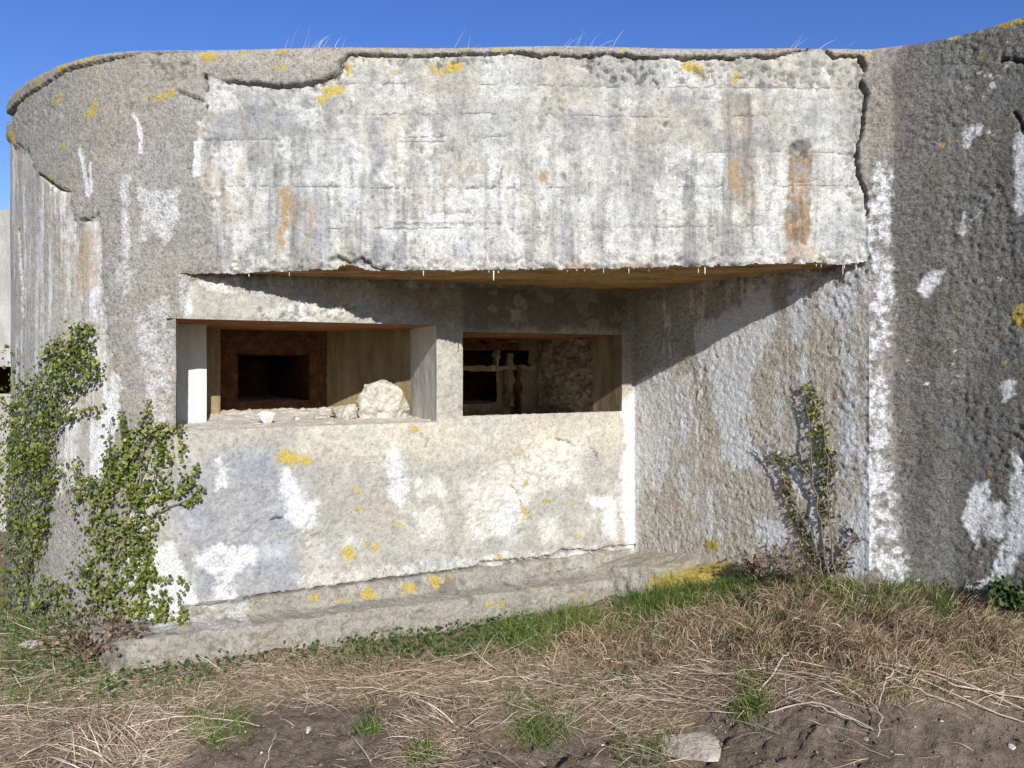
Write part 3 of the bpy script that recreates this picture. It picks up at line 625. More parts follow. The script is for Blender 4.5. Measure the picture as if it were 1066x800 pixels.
def uwbox(name, u0, u1, w0, w1, z0, z1, mat, parent, amp=.01, seed=0):
    us, ws, zs_ = [np.linspace(a, b, max(2, int((b - a) / .03) + 1)) for a, b in ((u0, u1), (w0, w1), (z0, z1))]
    Vv, Ff, o = [], [], 0
    for (a, b, f) in ((us, zs_, lambda a, b: S(a, w0, b)), (us, zs_, lambda a, b: S(a, w1, b)), (ws, zs_, lambda a, b: S(np.full(a.shape, u0), a, b)), (ws, zs_, lambda a, b: S(np.full(a.shape, u1), a, b)), (us, ws, lambda a, b: S(a, b, np.full(a.shape, z0))), (us, ws, lambda a, b: S(a, b, np.full(a.shape, z1)))):
        ga, gb = np.meshgrid(a, b); p = f(ga, gb)
        p = p + amp * np.stack([fbm(p, 11, 3, .6, off=seed + q * 9) for q in range(3)], -1)
        Vv.append(p.reshape(-1, 3)); Ff.append(grid_faces(*ga.shape).reshape(-1, 4) + o); o += p.shape[0] * p.shape[1]
    return mesh_obj(name, np.vstack(Vv), np.vstack(Ff), mat, parent, smooth=False)
def wall_with_hole(name, u0, u1, w, z0, z1, holes, mat, parent, amp=.008):
    us = lines(u0, u1, [x for h_ in holes for x in h_[:2]], .025); zs_ = lines(z0, z1, [x for h_ in holes for x in h_[2:]], .025)
    Un, Zn = np.meshgrid(us, zs_); Pn = S(Un, w, Zn); d = amp * fbm(Pn, 12, 4, .65, off=w)
    Pn[..., :2] -= d[..., None] * nS
    a, b = np.meshgrid((us[1:] + us[:-1]) / 2, (zs_[1:] + zs_[:-1]) / 2); kk = np.ones(a.shape, bool)
    for h_ in holes: kk &= ~((a > h_[0]) & (a < h_[1]) & (b > h_[2]) & (b < h_[3]))
    return mesh_obj(name, Pn.reshape(-1, 3), grid_faces(len(zs_), len(us))[kk].reshape(-1, 4), mat, parent)

# left embrasure: stepped left side, boarded splay on the right, inner frame with a second dark opening
emb = mesh_obj('embrasure', *(lambda p: (p.reshape(-1, 3), grid_faces(2, 2).reshape(-1, 4)))(S(np.array([[-.02, .02], [-.02, .02]]), np.array([[1.7, 1.7], [1.7, 1.7]]), np.array([[-.5, -.5], [.4, .4]]))), INNER, bunker)
emb['label'] = 'left embrasure with stepped jamb and inner rusty frame'
zt, zf = O1[3], O1[2]
panel_sheet('jamb', [(0, 0), (-.02, .71)], zf - .05, zt + .03, INNER, emb, .004, start=0.0)
panel_sheet('jamb', [(-.02, .71), (.26, .71)], zf - .05, zt + .03, PALE_LIT, emb, .004)
panel_sheet('stepped_jamb', [(.26, .71), (.26, 1.18), (.42, 1.18), (.42, 1.47)], zf - .05, zt + .03, INNER, emb, .004)
panel_sheet('jamb', [(O1[1], 0), (1.786, .72)], zf - .05, zt + .03, PALE_LIT, emb, .006, start=O1[1])
panel_sheet('splayed_wall', [(1.786, .72), (1.31, 1.47)], zf - .05, zt + .03, INNER, emb, .012)
deck('ceiling', (-.06, 1.84, 0, 1.5), zt, RUSTP, emb, .006, lip=zt)
deck('sill', (-.06, 1.84, 0, 1.5), zf, RUBBLE, emb, .03, .018, lip=zf, back=.06)
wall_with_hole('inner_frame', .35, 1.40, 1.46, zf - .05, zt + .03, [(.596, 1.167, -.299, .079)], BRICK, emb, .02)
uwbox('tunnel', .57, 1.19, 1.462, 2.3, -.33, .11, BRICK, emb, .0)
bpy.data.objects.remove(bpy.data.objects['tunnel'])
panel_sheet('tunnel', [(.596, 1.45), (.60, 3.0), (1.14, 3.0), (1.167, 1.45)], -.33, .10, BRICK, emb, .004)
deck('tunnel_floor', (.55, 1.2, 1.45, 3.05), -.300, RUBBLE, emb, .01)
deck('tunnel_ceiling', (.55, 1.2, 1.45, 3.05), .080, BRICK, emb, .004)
# right embrasure: broken rubble interior
emb2 = mesh_obj('embrasure', *(lambda p: (p.reshape(-1, 3), grid_faces(2, 2).reshape(-1, 4)))(S(np.array([[1.8, 3.4], [1.8, 3.4]]), np.array([[2.45, 2.45], [2.45, 2.45]]), np.array([[-.5, -.5], [.4, .4]]))), INNER, bunker)
emb2['label'] = 'right embrasure with broken rubble interior'
zt, zf = O2[3], O2[2]
panel_sheet('jamb', [(O2[1], 0), (3.33, .45)], zf - .2, zt + .03, INNER, emb2, .006, start=O2[1])
panel_sheet('jamb', [(O2[0], 0), (1.86, .6), (1.86, 1.45)], zf - .2, zt + .03, INNER, emb2, .006, start=O2[0])
panel_sheet('rubble_wall', [(3.33, .45), (3.42, .47), (3.36, 1.45)], zf - .2, zt + .03, plain('broken inner masonry', [(0, (.10, .072, .038)), (.4, (.24, .185, .11)), (1, (.44, .37, .26))], 11, .8, .015), emb2, .13, 9, .012)
deck('ceiling', (1.85, 3.45, 0, 1.45), zt, RUSTP, emb2, .010, lip=zt)
deck('sill', (1.85, 3.45, 0, 1.45), zf, RUBBLE, emb2, .025, .015, lip=zf, step_down=.10)
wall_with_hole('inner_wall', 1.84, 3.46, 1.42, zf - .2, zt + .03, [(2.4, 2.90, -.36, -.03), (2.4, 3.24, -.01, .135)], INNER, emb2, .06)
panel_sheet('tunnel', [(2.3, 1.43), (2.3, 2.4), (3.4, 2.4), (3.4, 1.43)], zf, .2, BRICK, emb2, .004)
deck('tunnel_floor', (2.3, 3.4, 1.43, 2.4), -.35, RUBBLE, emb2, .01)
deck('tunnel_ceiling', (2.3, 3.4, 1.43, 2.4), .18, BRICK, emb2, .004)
uwbox('broken_beam', 1.95, 3.0, 1.18, 1.30, .145, .20, BRICK, emb2, .06, 3)
uwbox('broken_beam', 2.3, 3.25, 1.30, 1.40, -.05, -.012, INNER, emb2, .045, 5)
for q, (u_, wd, z0, z1) in enumerate([(2.96, .05, -.38, .12), (3.05, .035, -.5, -.02), (2.83, .03, -.05, .13)]):
    uwbox('stub', u_, u_ + wd, 1.28, 1.36, z0, z1, (INNER, BRICK, INNER, INNER, INNER)[q], emb2, .06, q * 3)

# ------------------------------------------------------------------ plinth and footing
def profile_sheet(name, us, fpos, prof, mat, cap_ends=True):
    """prof(u) -> list of (out, z)"""
    rows = []
    for u in us: rows.append([fpos(u, o, z) for o, z in prof(u)])
    Pn = np.array(rows).transpose(1, 0, 2)
    return Pn
def fine_profile(pts, step):
    pts = np.array(pts, float); out = []
    for a, b in zip(pts[:-1], pts[1:]):
        n = max(1, int(round(np.linalg.norm(b - a) / step))); out += [a + (b - a) * t for t in np.arange(n) / n]
    return np.array(out + [pts[-1]])
us = lines(-.46, LS + .35, [], .012)
base_prof = fine_profile([(-.10, -1.44), (.0, -1.475), (.035, -1.48), (.045, -1.55), (.06, -1.575), (.20, -1.60), (.215, -1.63), (.225, -2.1)], .012)
pl_rows = []
for u in us:
    e = sstep(-.46, -.34, np.array(u)); pr = base_prof.copy()
    pr[:, 0] = np.where(pr[:, 0] > .05, pr[:, 0] - (1 - e) * .2, pr[:, 0])
    drop = np.interp(u, [-.5, .2, 3.4], [.02, .0, -.045]); pr[:, 1] = np.where(pr[:, 0] > .02, pr[:, 1] + drop * sstep(.0, .1, pr[:, 0]), pr[:, 1])
    if u < 0.02: pr[:, 1] = np.where(pr[:, 0] < .06, np.minimum(pr[:, 1], -1.56), pr[:, 1])
    pl_rows.append(S(np.full(len(pr), u), -pr[:, 0], pr[:, 1]))
PP = np.array(pl_rows).transpose(1, 0, 2)
hP, BP, MP, _, _, _ = paint(PP)
big = fbm(PP, 6, 4, .6, off=44)
PP[..., :2] += ((hP + .05 * big + .016 * fbm(PP, 20, 4, .65, off=77) - .035 * np.maximum(0, fbm(PP, 9, 3, .6, off=81)))[..., None]) * (-nS); PP[..., 2] += .022 * fbm(PP, 7, 5, .65, off=12)
BP = BP.copy(); gz_ = np.array([.235, .212, .168]); BP[:, :3] = BP[:, :3] * .35 + gz_ * .65 * (1 + .25 * big.reshape(-1, 1)); BP[:, 3] = .6
MP, XP = MP[0].copy(), MP[1]; MP[:, 0] *= .45; XP[:, 1] = .6; XP[:, 2] = .8; MP[:, 3] = np.maximum(MP[:, 3], .6 * sstep(.0, .35, fbm(PP, 5, 4, .65, off=51).reshape(-1))); MP[:, 2] = np.maximum(MP[:, 2] * .8, .45 * sstep(.12, .4, fbm(PP, 8, 4, .65, off=57).reshape(-1)))
mesh_obj('plinth', PP.reshape(-1, 3), grid_faces(*PP.shape[:2]).reshape(-1, 4), CONC, bunker, {'base': BP, 'marks': MP, 'grain': XP})
uf = lines(-.1, 1.25, [], .014)
rows = []
for u in uf:
    z0 = np.interp(u, [0, .5, 1.25], [-1.53, -1.45, -1.42]); o = np.interp(u, [-.1, .3, .8, 1.25], [.45, .36, .22, .03])
    pr = fine_profile([(-.05, z0 + .03), (.06, z0 + .01), (o * .6, z0 - .015), (o, z0 - .05), (o + .05, z0 - .5)], .014)
    idx = np.linspace(0, len(pr) - 1, 46); pr = np.stack([np.interp(idx, np.arange(len(pr)), pr[:, j]) for j in (0, 1)], 1)
    rows.append(np.column_stack([PC[0] + dD[0] * u + nD[0] * pr[:, 0], PC[1] + dD[1] * u + nD[1] * pr[:, 0], pr[:, 1]]))
PF = np.array(rows).transpose(1, 0, 2)
hP, BP, MP, _, _, _ = paint(PF)
big = fbm(PF, 5, 4, .6, off=64); PF[..., 2] += .035 * big; PF[..., :2] += (.04 * fbm(PF, 6, 4, .6, off=23))[..., None] * nD
BP = BP.copy(); BP[:, :3] = np.array([.36, .33, .26]) * (1 + .3 * big.reshape(-1, 1)); MP, XP = MP[0].copy(), MP[1]; MP[:, 0] *= .2; XP[:, 1] = .5; XP[:, 2] = .8
MP[:, 2] = np.maximum(MP[:, 2], .62 * sstep(-.12, .4, (fbm(PF, 7, 4, .6, off=5) + .7 * fbm(PF, 30, 3, .65, off=6)).reshape(-1)) * sstep(655, 690, proj(PF)[0].reshape(-1)))
mesh_obj('footing', PF.reshape(-1, 3), grid_faces(*PF.shape[:2]).reshape(-1, 4), CONC, bunker, {'base': BP, 'marks': MP, 'grain': XP})

# ------------------------------------------------------------------ ground
ctrl = []
for px_, py_, z_ in [(100,650,-1.64),(20,640,-1.66),(180,695,-1.77),(100,705,-1.77),(0,720,-1.79),(100,800,-1.92),(0,800,-1.92),(350,675,-1.80),(300,740,-1.87),(300,800,-1.95),(500,650,-1.82),(533,720,-1.87),(533,800,-1.96),(640,632,-1.78),(700,620,-1.63),(640,690,-1.80),(700,745,-1.84),(700,800,-1.93),(780,600,-1.44),(780,660,-1.58),(780,720,-1.70),(800,800,-1.86),(850,603,-1.35),(900,607,-1.32),(900,650,-1.40),(900,690,-1.50),(900,735,-1.63),(900,800,-1.80),(1010,625,-1.30),(1010,660,-1.38),(1010,705,-1.50),(1010,760,-1.67),(1060,630,-1.28),(1066,800,-1.78),(1100,700,-1.45)]:
    Y_ = F * -z_ / (py_ - HY); ctrl.append(((px_ - CX) / F * Y_, Y_, z_))
for x_, y_, z_ in [(-3.5, 5.9, -1.66), (-4.6, 6.5, -1.7), (-4, 4, -1.92), (0, 3, -1.97), (2.2, 3, -1.9), (-2.5, 3, -1.95), (3.6, 3.3, -1.7), (0, 1.5, -1.95), (3, 1, -1.93), (-3, 1, -1.95), (0, -1, -1.93), (5, 2, -1.8), (-6, 3, -1.93), (-6, 7.5, -1.75), (1, 7.5, -1.6), (-2, 7, -1.8)]:
    ctrl.append((x_, y_, z_))
ctrl = np.array(ctrl)
def _tps(r2): return np.where(r2 > 1e-12, r2 * np.log(np.maximum(r2, 1e-12)) * .5, 0)
_K = _tps(((ctrl[:, None, :2] - ctrl[None, :, :2]) ** 2).sum(-1)) + np.eye(len(ctrl)) * .02
_Pm = np.column_stack([np.ones(len(ctrl)), ctrl[:, :2]])
_sol = np.linalg.solve(np.block([[_K, _Pm], [_Pm.T, np.zeros((3, 3))]]), np.concatenate([ctrl[:, 2], np.zeros(3)]))
def ground_z(x, y):
    x, y = np.broadcast_arrays(np.asarray(x, float), np.asarray(y, float)); sh = x.shape; x, y = x.ravel(), y.ravel()
    z = np.zeros(len(x))
    for i0 in range(0, len(x), 40000):
        sl = slice(i0, i0 + 40000)
        r2 = (x[sl, None] - ctrl[None, :, 0]) ** 2 + (y[sl, None] - ctrl[None, :, 1]) ** 2
        z[sl] = _tps(r2) @ _sol[:len(ctrl)] + _sol[-3] + _sol[-2] * x[sl] + _sol[-1] * y[sl]
    far = sstep(2.5, 5.5, np.hypot(x - 0, (y - 4.6) * 1.1))
    z = np.clip(z, -2.1, -1.2) * (1 - far) + far * -1.9
    p = np.stack([x, y, x * 0], -1)
    z += .030 * fbm(p, 1.6, 3, .5, off=2) + .020 * fbm(p, 5, 3, .55, off=8)
    soil = dirt_mask(x, y, z)
    z += soil * (.07 * fbm(p, 6, 5, .62, off=28) + .07 * np.maximum(0, fbm(p, 13, 4, .6, off=38)) ** 1.2)
    return z.reshape(sh)
DIRT = [[(225,742),(330,728),(400,722),(480,728),(500,745),(495,775),(560,770),(650,765),(690,790),(700,830),(200,830),(190,790)], [(730,735),(800,728),(850,735),(900,725),(980,735),(1100,730),(1100,840),(700,840),(715,770)], [(40,760),(110,755),(150,775),(160,830),(20,830)], [(20,740),(60,735),(90,750),(40,762)]]
def dirt_mask(x, y, z):
    px_, py_ = proj(np.stack([x, y, z], -1))
    p = np.stack([x, y, x * 0], -1)
    A = Paint(px_ + 22 * fbm(p, 4, 3, .6, off=15), py_ + 14 * fbm(p, 4, 3, .6, off=25))
    m = np.zeros(len(px_))
    for d in DIRT: m = np.maximum(m, A.poly(d, 14))
    return np.where((py_ > 790) | (y < 3.4), np.maximum(m, sstep(3.7, 3.3, y)), m)
def axis(fine0, fine1, step, lo, hi):
    a = list(np.arange(fine0, fine1, step)); d, s = step, fine0
    left = []
    while s > lo: d *= 1.35; s -= d; left.append(s)
    right_ = []; d, s = step, fine1
    while s < hi: s += d; d *= 1.35; right_.append(s)
    return np.array(left[::-1] + a + right_)
gx, gy = axis(-3.9, 3.4, .016, -2500, 2500), axis(3.3, 7.0, .016, -2500, 2500)
GX, GY = np.meshgrid(gx, gy); GZ = ground_z(GX, GY)
GP = np.stack([GX, GY, GZ], -1)
dm = dirt_mask(GX.ravel(), GY.ravel(), GZ.ravel())
T = NT('soil and litter')
a = T.attr('soil'); sp = T.n('ShaderNodeSeparateColor'); T.set(sp.inputs[0], a.outputs['Color'])
n1, n2, n3 = T.noise(5, 8, .65), T.noise(28, 7, .7), T.noise(130, 4, .6)
dirt = T.ramp(T.rng(T.math('ADD', T.math('MULTIPLY', n1, .45), T.math('MULTIPLY', n2, .55)), .32, .68), [(0, (.075, .056, .038)), (.4, (.155, .12, .083)), (.75, (.235, .185, .13)), (1, (.34, .275, .20))])
lit = T.ramp(T.rng(n2, .3, .7), [(0, (.10, .07, .042)), (.45, (.25, .18, .11)), (1, (.42, .33, .22))])
col = T.mix(sp.outputs[0], lit, dirt)
T.set(T.b.inputs['Base Color'], col); T.b.inputs['Roughness'].default_value = .97
T.bump(T.math('ADD', T.math('MULTIPLY', n2, .7), T.math('MULTIPLY', n3, .3)), 1., .05)
g = mesh_obj('ground', GP.reshape(-1, 3), grid_faces(*GX.shape).reshape(-1, 4), T.m, None, {'soil': np.stack([dm, dm * 0, dm * 0, dm * 0 + 1], -1)})
tag(g, kind='structure')

# ------------------------------------------------------------------ strands and leaves
def strands(base, az, tilt, curl, length, width, segs=5, wander=.12, var=None, flat=False):
    """blades: base (n,3), heading az, tilt from vertical, curl per blade, as tapering ribbons"""
    n = len(base); pts = [base.copy()]; p = base.copy(); sl = length / segs
    a, t = az.copy(), tilt.copy(); dirs = []
    for k_ in range(segs):
        d = np.stack([np.sin(t) * np.cos(a), np.sin(t) * np.sin(a), np.cos(t)], -1); dirs.append(d)
        p = p + d * sl[:, None]; pts.append(p.copy())
        t = t + curl / segs; a = a + rng.normal(0, wander, n)
    dirs.append(dirs[-1])
    rv_ = rng.normal(size=(n, 3)) * (np.array([.35, .35, 1.]) if not flat else np.array([1, 1, .15]))
    if flat: rv_ = np.stack([-np.sin(az), np.cos(az), rng.normal(0, .4, n)], -1)
    V_ = []; prof = np.array([.75, 1., .95, .8, .5, .08]) if segs == 5 else np.linspace(1, .15, segs + 1)
    for k_ in range(segs + 1):
        s_ = np.cross(dirs[k_], rv_); s_ /= np.linalg.norm(s_, axis=1)[:, None] + 1e-9
        s_ = s_ * (width * prof[k_] * .5)[:, None]
        V_ += [pts[k_] - s_, pts[k_] + s_]
    V_ = np.stack(V_, 1)                            # n, 2(segs+1), 3
    o = (np.arange(n) * 2 * (segs + 1))[:, None]
    Fq = np.concatenate([np.stack([o[:, 0] + 2 * k_, o[:, 0] + 2 * k_ + 1, o[:, 0] + 2 * k_ + 3, o[:, 0] + 2 * k_ + 2], -1) for k_ in range(segs)])
    var = rng.random(n) if var is None else var
    vv = np.repeat(var, 2 * (segs + 1))
    return V_.reshape(-1, 3), Fq, {'var': np.stack([vv, vv, vv, vv * 0 + 1], -1)}
def merge(parts):
    o, Vv, Ff, Aa = 0, [], [], []
    for v, f, a in parts: Vv.append(v); Ff.append(f + o); Aa.append(a['var']); o += len(v)
    return np.vstack(Vv), np.vstack(Ff), {'var': np.vstack(Aa)}
LEAF = np.array([(0, 0, 0), (-.30, .02, .05), (-.50, .42, .10), (-.22, .60, .04), (0, 1., -.06), (.22, .60, .04), (.50, .42, .10), (.30, .02, .05)])
LEAF_F = np.array([[0, 4, 3, 2], [0, 2, 1, 1], [0, 6, 5, 4], [0, 7, 6, 6]])
def leaves(pos, nrm, size, var=None, hang=.6, jitter=.55, shape=LEAF):
    n = len(pos)
    nn = nrm + rng.normal(0, jitter, (n, 3)); nn /= np.linalg.norm(nn, axis=1)[:, None]
    up = np.stack([rng.normal(0, .6, n), rng.normal(0, .6, n), -hang + rng.normal(0, .5, n)], -1)
    yv = up - nn * (up * nn).sum(1)[:, None]; yv /= np.linalg.norm(yv, axis=1)[:, None] + 1e-9
    xv = np.cross(yv, nn)
    Vv = pos[:, None] + size[:, None, None] * (shape[None, :, 0:1] * xv[:, None] + (shape[None, :, 1:2] - .3) * yv[:, None] + shape[None, :, 2:3] * nn[:, None])
    o = np.arange(n)[:, None] * 8
    quads = np.concatenate([np.array([[0, 4, 3, 2]]) + o, np.array([[0, 6, 5, 4]]) + o]); tris = np.concatenate([np.array([[0, 2, 1]]) + o, np.array([[0, 7, 6]]) + o])
    var = rng.random(n) if var is None else var
    vv = np.repeat(var, 8)
    return Vv.reshape(-1, 3), [quads, tris], {'var': np.stack([vv, vv, vv, vv * 0 + 1], -1)}
def tubes(paths, mat, name, parent, sides=5):
    Vv, Ff, o = [], [], 0
    for pts, r0, r1 in paths:
        pts = np.array(pts); t = np.gradient(pts, axis=0); t /= np.linalg.norm(t, axis=1)[:, None] + 1e-9
        for i, p in enumerate(pts):
            a = np.cross(t[i], (.3, .9, .2)); a /= np.linalg.norm(a); b = np.cross(t[i], a); r = r0 + (r1 - r0) * i / (len(pts) - 1)
            Vv += [p + r * (math.cos(q) * a + math.sin(q) * b) for q in np.arange(sides) * 2 * math.pi / sides]
        for i in range(len(pts) - 1):
            for q in range(sides): Ff.append([o + i * sides + q, o + i * sides + (q + 1) % sides, o + (i + 1) * sides + (q + 1) % sides, o + (i + 1) * sides + q])
        o += len(pts) * sides
    return mesh_obj(name, np.array(Vv), np.array(Ff), mat, parent)

GREEN = blade_material('green grass', [(0, (.05, .085, .015)), (.4, (.10, .165, .03)), (.75, (.17, .23, .05)), (1, (.32, .32, .11))], .55, .3)
DRY = blade_material('dead grass', [(0, (.16, .095, .05)), (.35, (.36, .25, .145)), (.7, (.57, .44, .28)), (1, (.75, .63, .46))], .7, .25)
STRAW = blade_material('straw', [(0, (.18, .12, .07)), (.35, (.38, .275, .18)), (.7, (.56, .45, .32)), (1, (.72, .63, .50))], .7, .12)
WISP = blade_material('bleached grass', [(0, (.5, .45, .4)), (1, (.75, .7, .66))], .7, .3)
IVYG = blade_material('ivy leaf', [(0, (.03, .045, .010)), (.3, (.085, .11, .020)), (.65, (.175, .20, .040)), (.88, (.28, .28, .065)), (1, (.42, .34, .13))], .42, .2)
WEED = blade_material('weed leaf', [(0, (.022, .040, .014)), (.5, (.050, .085, .025)), (1, (.11, .15, .04))], .5, .2)
DEADL = blade_material('withered leaf', [(0, (.06, .04, .025)), (.5, (.15, .10, .06)), (1, (.26, .19, .12))], .8, .15)
BARK = plain('woody stem', [(0, (.07, .05, .035)), (.5, (.15, .115, .08)), (1, (.25, .20, .15))], 40, .5, .005)
STALK = plain('bleached stalk', [(0, (.28, .22, .15)), (.5, (.46, .38, .29)), (1, (.60, .53, .43))], 30, .4, .004)

def scatter(n, field, x0=-5.2, x1=4.2, y0=3.3, y1=6.6):
    n = int(n * 1.4)
    """random ground points kept with probability field(px,py,x,y)"""
    x, y = rng.uniform(x0, x1, n), rng.uniform(y0, y1, n)
    z = ground_z(x, y); p = np.stack([x, y, z], -1); px_, py_ = proj(p)
    ok = (px_ > -330) & (px_ < 1420) & (py_ < 850)
    # nothing grows inside the bunker
    uS = (x - PA[0]) * dS[0] + (y - PA[1]) * dS[1]; wS = (x - PA[0]) * nS[0] + (y - PA[1]) * nS[1]
    inS = (wS > -.24) & (uS > -.05) & (x < PC[0] + .1)
    nDv = (x - PC[0]) * nD[0] + (y - PC[1]) * nD[1]; inD = (nDv < .03) & (x >= PC[0]) & (x <= PB[0] + .02)
    inL = (x < -2.0) & (y > np.interp(x, plan[:iA + 1][::1, 0][np.argsort(plan[:iA + 1, 0])], plan[:iA + 1, 1][np.argsort(plan[:iA + 1, 0])]) - .02)
    inB = (x > 2.1) & (y > np.interp(x, [2.12, 2.25, 2.42, 2.58, 2.76, 3.0], [4.85, 4.8, 4.715, 4.6, 4.4, 4.08]) - .02)
    ok &= ~(inS | inD | inL | inB)
    f = field(px_, py_, p) if n else 0
    ok &= rng.random(n) < f
    return p[ok], px_[ok], py_[ok]
def zone(px_, py_, p, polys, f=14, warp=14, off=0):
    q = p.copy(); q[..., 2] = 0
    A = Paint(px_ + warp * fbm(q, 5, 3, .6, off=55 + off), py_ + warp * .6 * fbm(q, 5, 3, .6, off=65 + off))
    m = np.zeros(len(px_))
    for pts, w_ in polys: m = np.maximum(m, w_ * A.poly(pts, f))
    return m
Z_DRY = [([(1066,600),(1420,600),(1420,720),(1066,705)], .8), ([(620,640),(700,630),(780,615),(860,585),(940,590),(1020,600),(1120,605),(1120,700),(980,705),(900,720),(830,700),(740,695),(660,690),(600,690)], 1.), ([(560,660),(600,640),(625,660),(630,700),(575,700)], .9), ([(880,690),(960,690),(950,735),(890,740)],.8), ([(180,690),(380,680),(520,680),(640,680),(640,720),(400,730),(180,730)], .30)]
Z_GREEN = [([(-330,610),(0,630),(0,720),(-330,740)], .4), ([(1066,600),(1420,600),(1420,700),(1066,690)], .35), ([(640,630),(660,605),(740,600),(760,585),(800,590),(790,630),(700,650),(650,650)], 1.), ([(500,668),(530,648),(580,628),(620,640),(640,660),(600,670),(540,680)], 1.), ([(840,610),(900,595),(930,615),(920,640),(860,640)], .9), ([(920,615),(990,605),(1010,640),(940,660)], .9), ([(1000,605),(1100,610),(1100,640),(1010,640)], .5), ([(760,590),(850,590),(940,600),(1000,610),(1000,625),(900,630),(780,620)], .6), ([(640,640),(700,630),(740,650),(700,670),(650,680)], .35), ([(740,640),(800,630),(860,650),(850,690),(760,690)], .22), ([(960,650),(1066,640),(1066,700),(980,700)], .4), ([(900,690),(960,700),(950,735),(890,730)],.35), ([(150,700),(240,705),(200,740),(120,730)],.35), ([(180,735),(270,738),(260,770),(200,768)], .6), ([(0,640),(110,650),(160,690),(140,730),(0,740)], .55), ([(320,670),(420,655),(520,650),(520,690),(400,700),(330,700)], .22), ([(535,735),(590,735),(600,775),(545,775)], .55), ([(425,775),(455,775),(455,795),(425,795)],.9), ([(375,740),(395,742),(392,765),(378,765)],.6), ([(765,700),(800,705),(800,745),(770,742)],.8), ([(640,775),(700,770),(700,800),(640,800)],.5), ([(480,715),(620,700),(700,715),(640,740),(500,735)], .14), ([(20,700),(160,720),(150,760),(20,760)], .16), ([(850,700),(1066,700),(1066,735),(870,735)], .2), ([(0,640),(60,650),(80,700),(0,690)], .6)]
Z_STRAW = [([(-330,640),(0,655),(0,840),(-330,850)], .8), ([(1066,690),(1420,690),(1420,745),(1066,738)], .8), ([(0,700),(160,700),(300,695),(420,690),(560,690),(700,690),(830,700),(960,700),(1120,690),(1120,735),(960,730),(840,730),(720,745),(640,765),(480,730),(330,735),(230,745),(180,800),(0,830)], 1.), ([(420,740),(520,725),(480,800),(430,830),(380,830)], .9), ([(650,755),(700,745),(720,800),(660,830)], .8), ([(0,640),(120,660),(180,700),(0,720)], .5), ([(200,700),(330,685),(420,690),(340,720),(200,730)],.9)]

def field(Zs, off=0, dirt_bg=.0):
    return lambda px_, py_, p: np.clip(zone(px_, py_, p, Zs, off=off) * (.55 + 1.1 * np.clip(fbm(p * np.array([1, 1, 0]), 7, 3, .6, off=off + 3) + .25, 0, 1)) + dirt_bg, 0, 1)
# standing dead grass on the bank
p, px_, py_ = scatter(150000, field(Z_DRY, 0))
n = len(p); cl = fbm(p * np.array([1, 1, 0]), 6, 3, .6, off=88)
az = -math.pi / 2 + rng.normal(0, .9, n) + 1.6 * fbm(p * np.array([1, 1, 0]), 3.5, 2, .5, off=12)
v = strands(p - [0, 0, .02], az, np.abs(rng.normal(.35, .3, n)), rng.uniform(.4, 2.2, n), rng.uniform(.04, .14, n) * (1 + 1.0 * cl), rng.uniform(.0022, .0048, n), 5, .2, np.clip(.5 + .5 * cl + rng.normal(0, .22, n), 0, 1))
o = mesh_obj('dry_grass', *v[:2], DRY, None, v[2], False); tag(o, 'tan dead grass hanging over the bank below the rough wall', 'dry grass', kind='stuff')
# green grass
p, px_, py_ = scatter(170000, field(Z_GREEN, 20))
n = len(p); cl = fbm(p * np.array([1, 1, 0]), 6, 3, .6, off=98)
v = strands(p - [0, 0, .02], rng.uniform(0, 6.283, n), np.abs(rng.normal(.25, .25, n)), rng.uniform(.1, 1.6, n), rng.uniform(.05, .15, n) * (1 + .6 * cl), rng.uniform(.002, .0042, n), 5, .15, np.clip(.45 + .45 * cl + rng.normal(0, .22, n), 0, 1))
o = mesh_obj('green_grass', *v[:2], GREEN, None, v[2], False); tag(o, 'short green grass growing in patches along the plinth and bank', 'grass', kind='stuff')
# lying straw
p, px_, py_ = scatter(135000, field(Z_STRAW, 40, .03))
n = len(p); ang = 1.3 * fbm(p * np.array([1, 1, 0]), 2.5, 2, .5, off=42)
az = rng.normal(0, .65, n) + ang + np.where(rng.random(n) < .5, 0, math.pi); az = np.where(rng.random(n) < .25, rng.uniform(0, 6.28, n), az)
L = rng.gamma(2., .048, n) + .02
v = strands(p + np.stack([n * [0.], n * [0.], rng.uniform(-.004, .035, n)], -1), az, rng.normal(1.42, .17, n), rng.normal(.25, .3, n), L, rng.uniform(.0012, .0036, n), 5, .18, np.clip(rng.beta(2, 2.4, n) + .05 + .45 * fbm(p * np.array([1, 1, 0]), 3.2, 4, .6, off=111), 0, 1))
o = mesh_obj('straw', *v[:2], STRAW, None, v[2], False); tag(o, 'tangled bleached straw lying over the bare soil', 'straw', kind='stuff')
# weeds along the plinth and the left corner
p, px_, py_ = scatter(42000, lambda a, b, q: zone(a, b, q, [([(330,690),(360,668),(430,655),(500,650),(500,685),(420,698)], .55), ([(90,700),(150,690),(240,690),(330,676),(340,690),(230,712),(160,730),(110,730)], .7), ([(0,650),(90,640),(170,650),(150,690),(60,720),(0,720)], .55), ([(490,650),(530,640),(560,640),(540,680),(500,680)], .6), ([(640,690),(660,690),(660,720),(640,720)],.4), ([(155,620),(195,640),(230,650),(215,662),(150,650)],.2)], 10, 8))
n = len(p); p = p + np.stack([n * [0.], n * [0.], rng.uniform(0, .075, n)], -1)
v = leaves(p, np.tile([0, -.5, .8], (n, 1)), rng.uniform(.014, .030, n), hang=.1)
o = mesh_obj('low_weeds', *v[:2], WEED, None, v[2]); tag(o, 'low dark green leafy weeds growing along the foot of the plinth', 'weeds', kind='stuff')
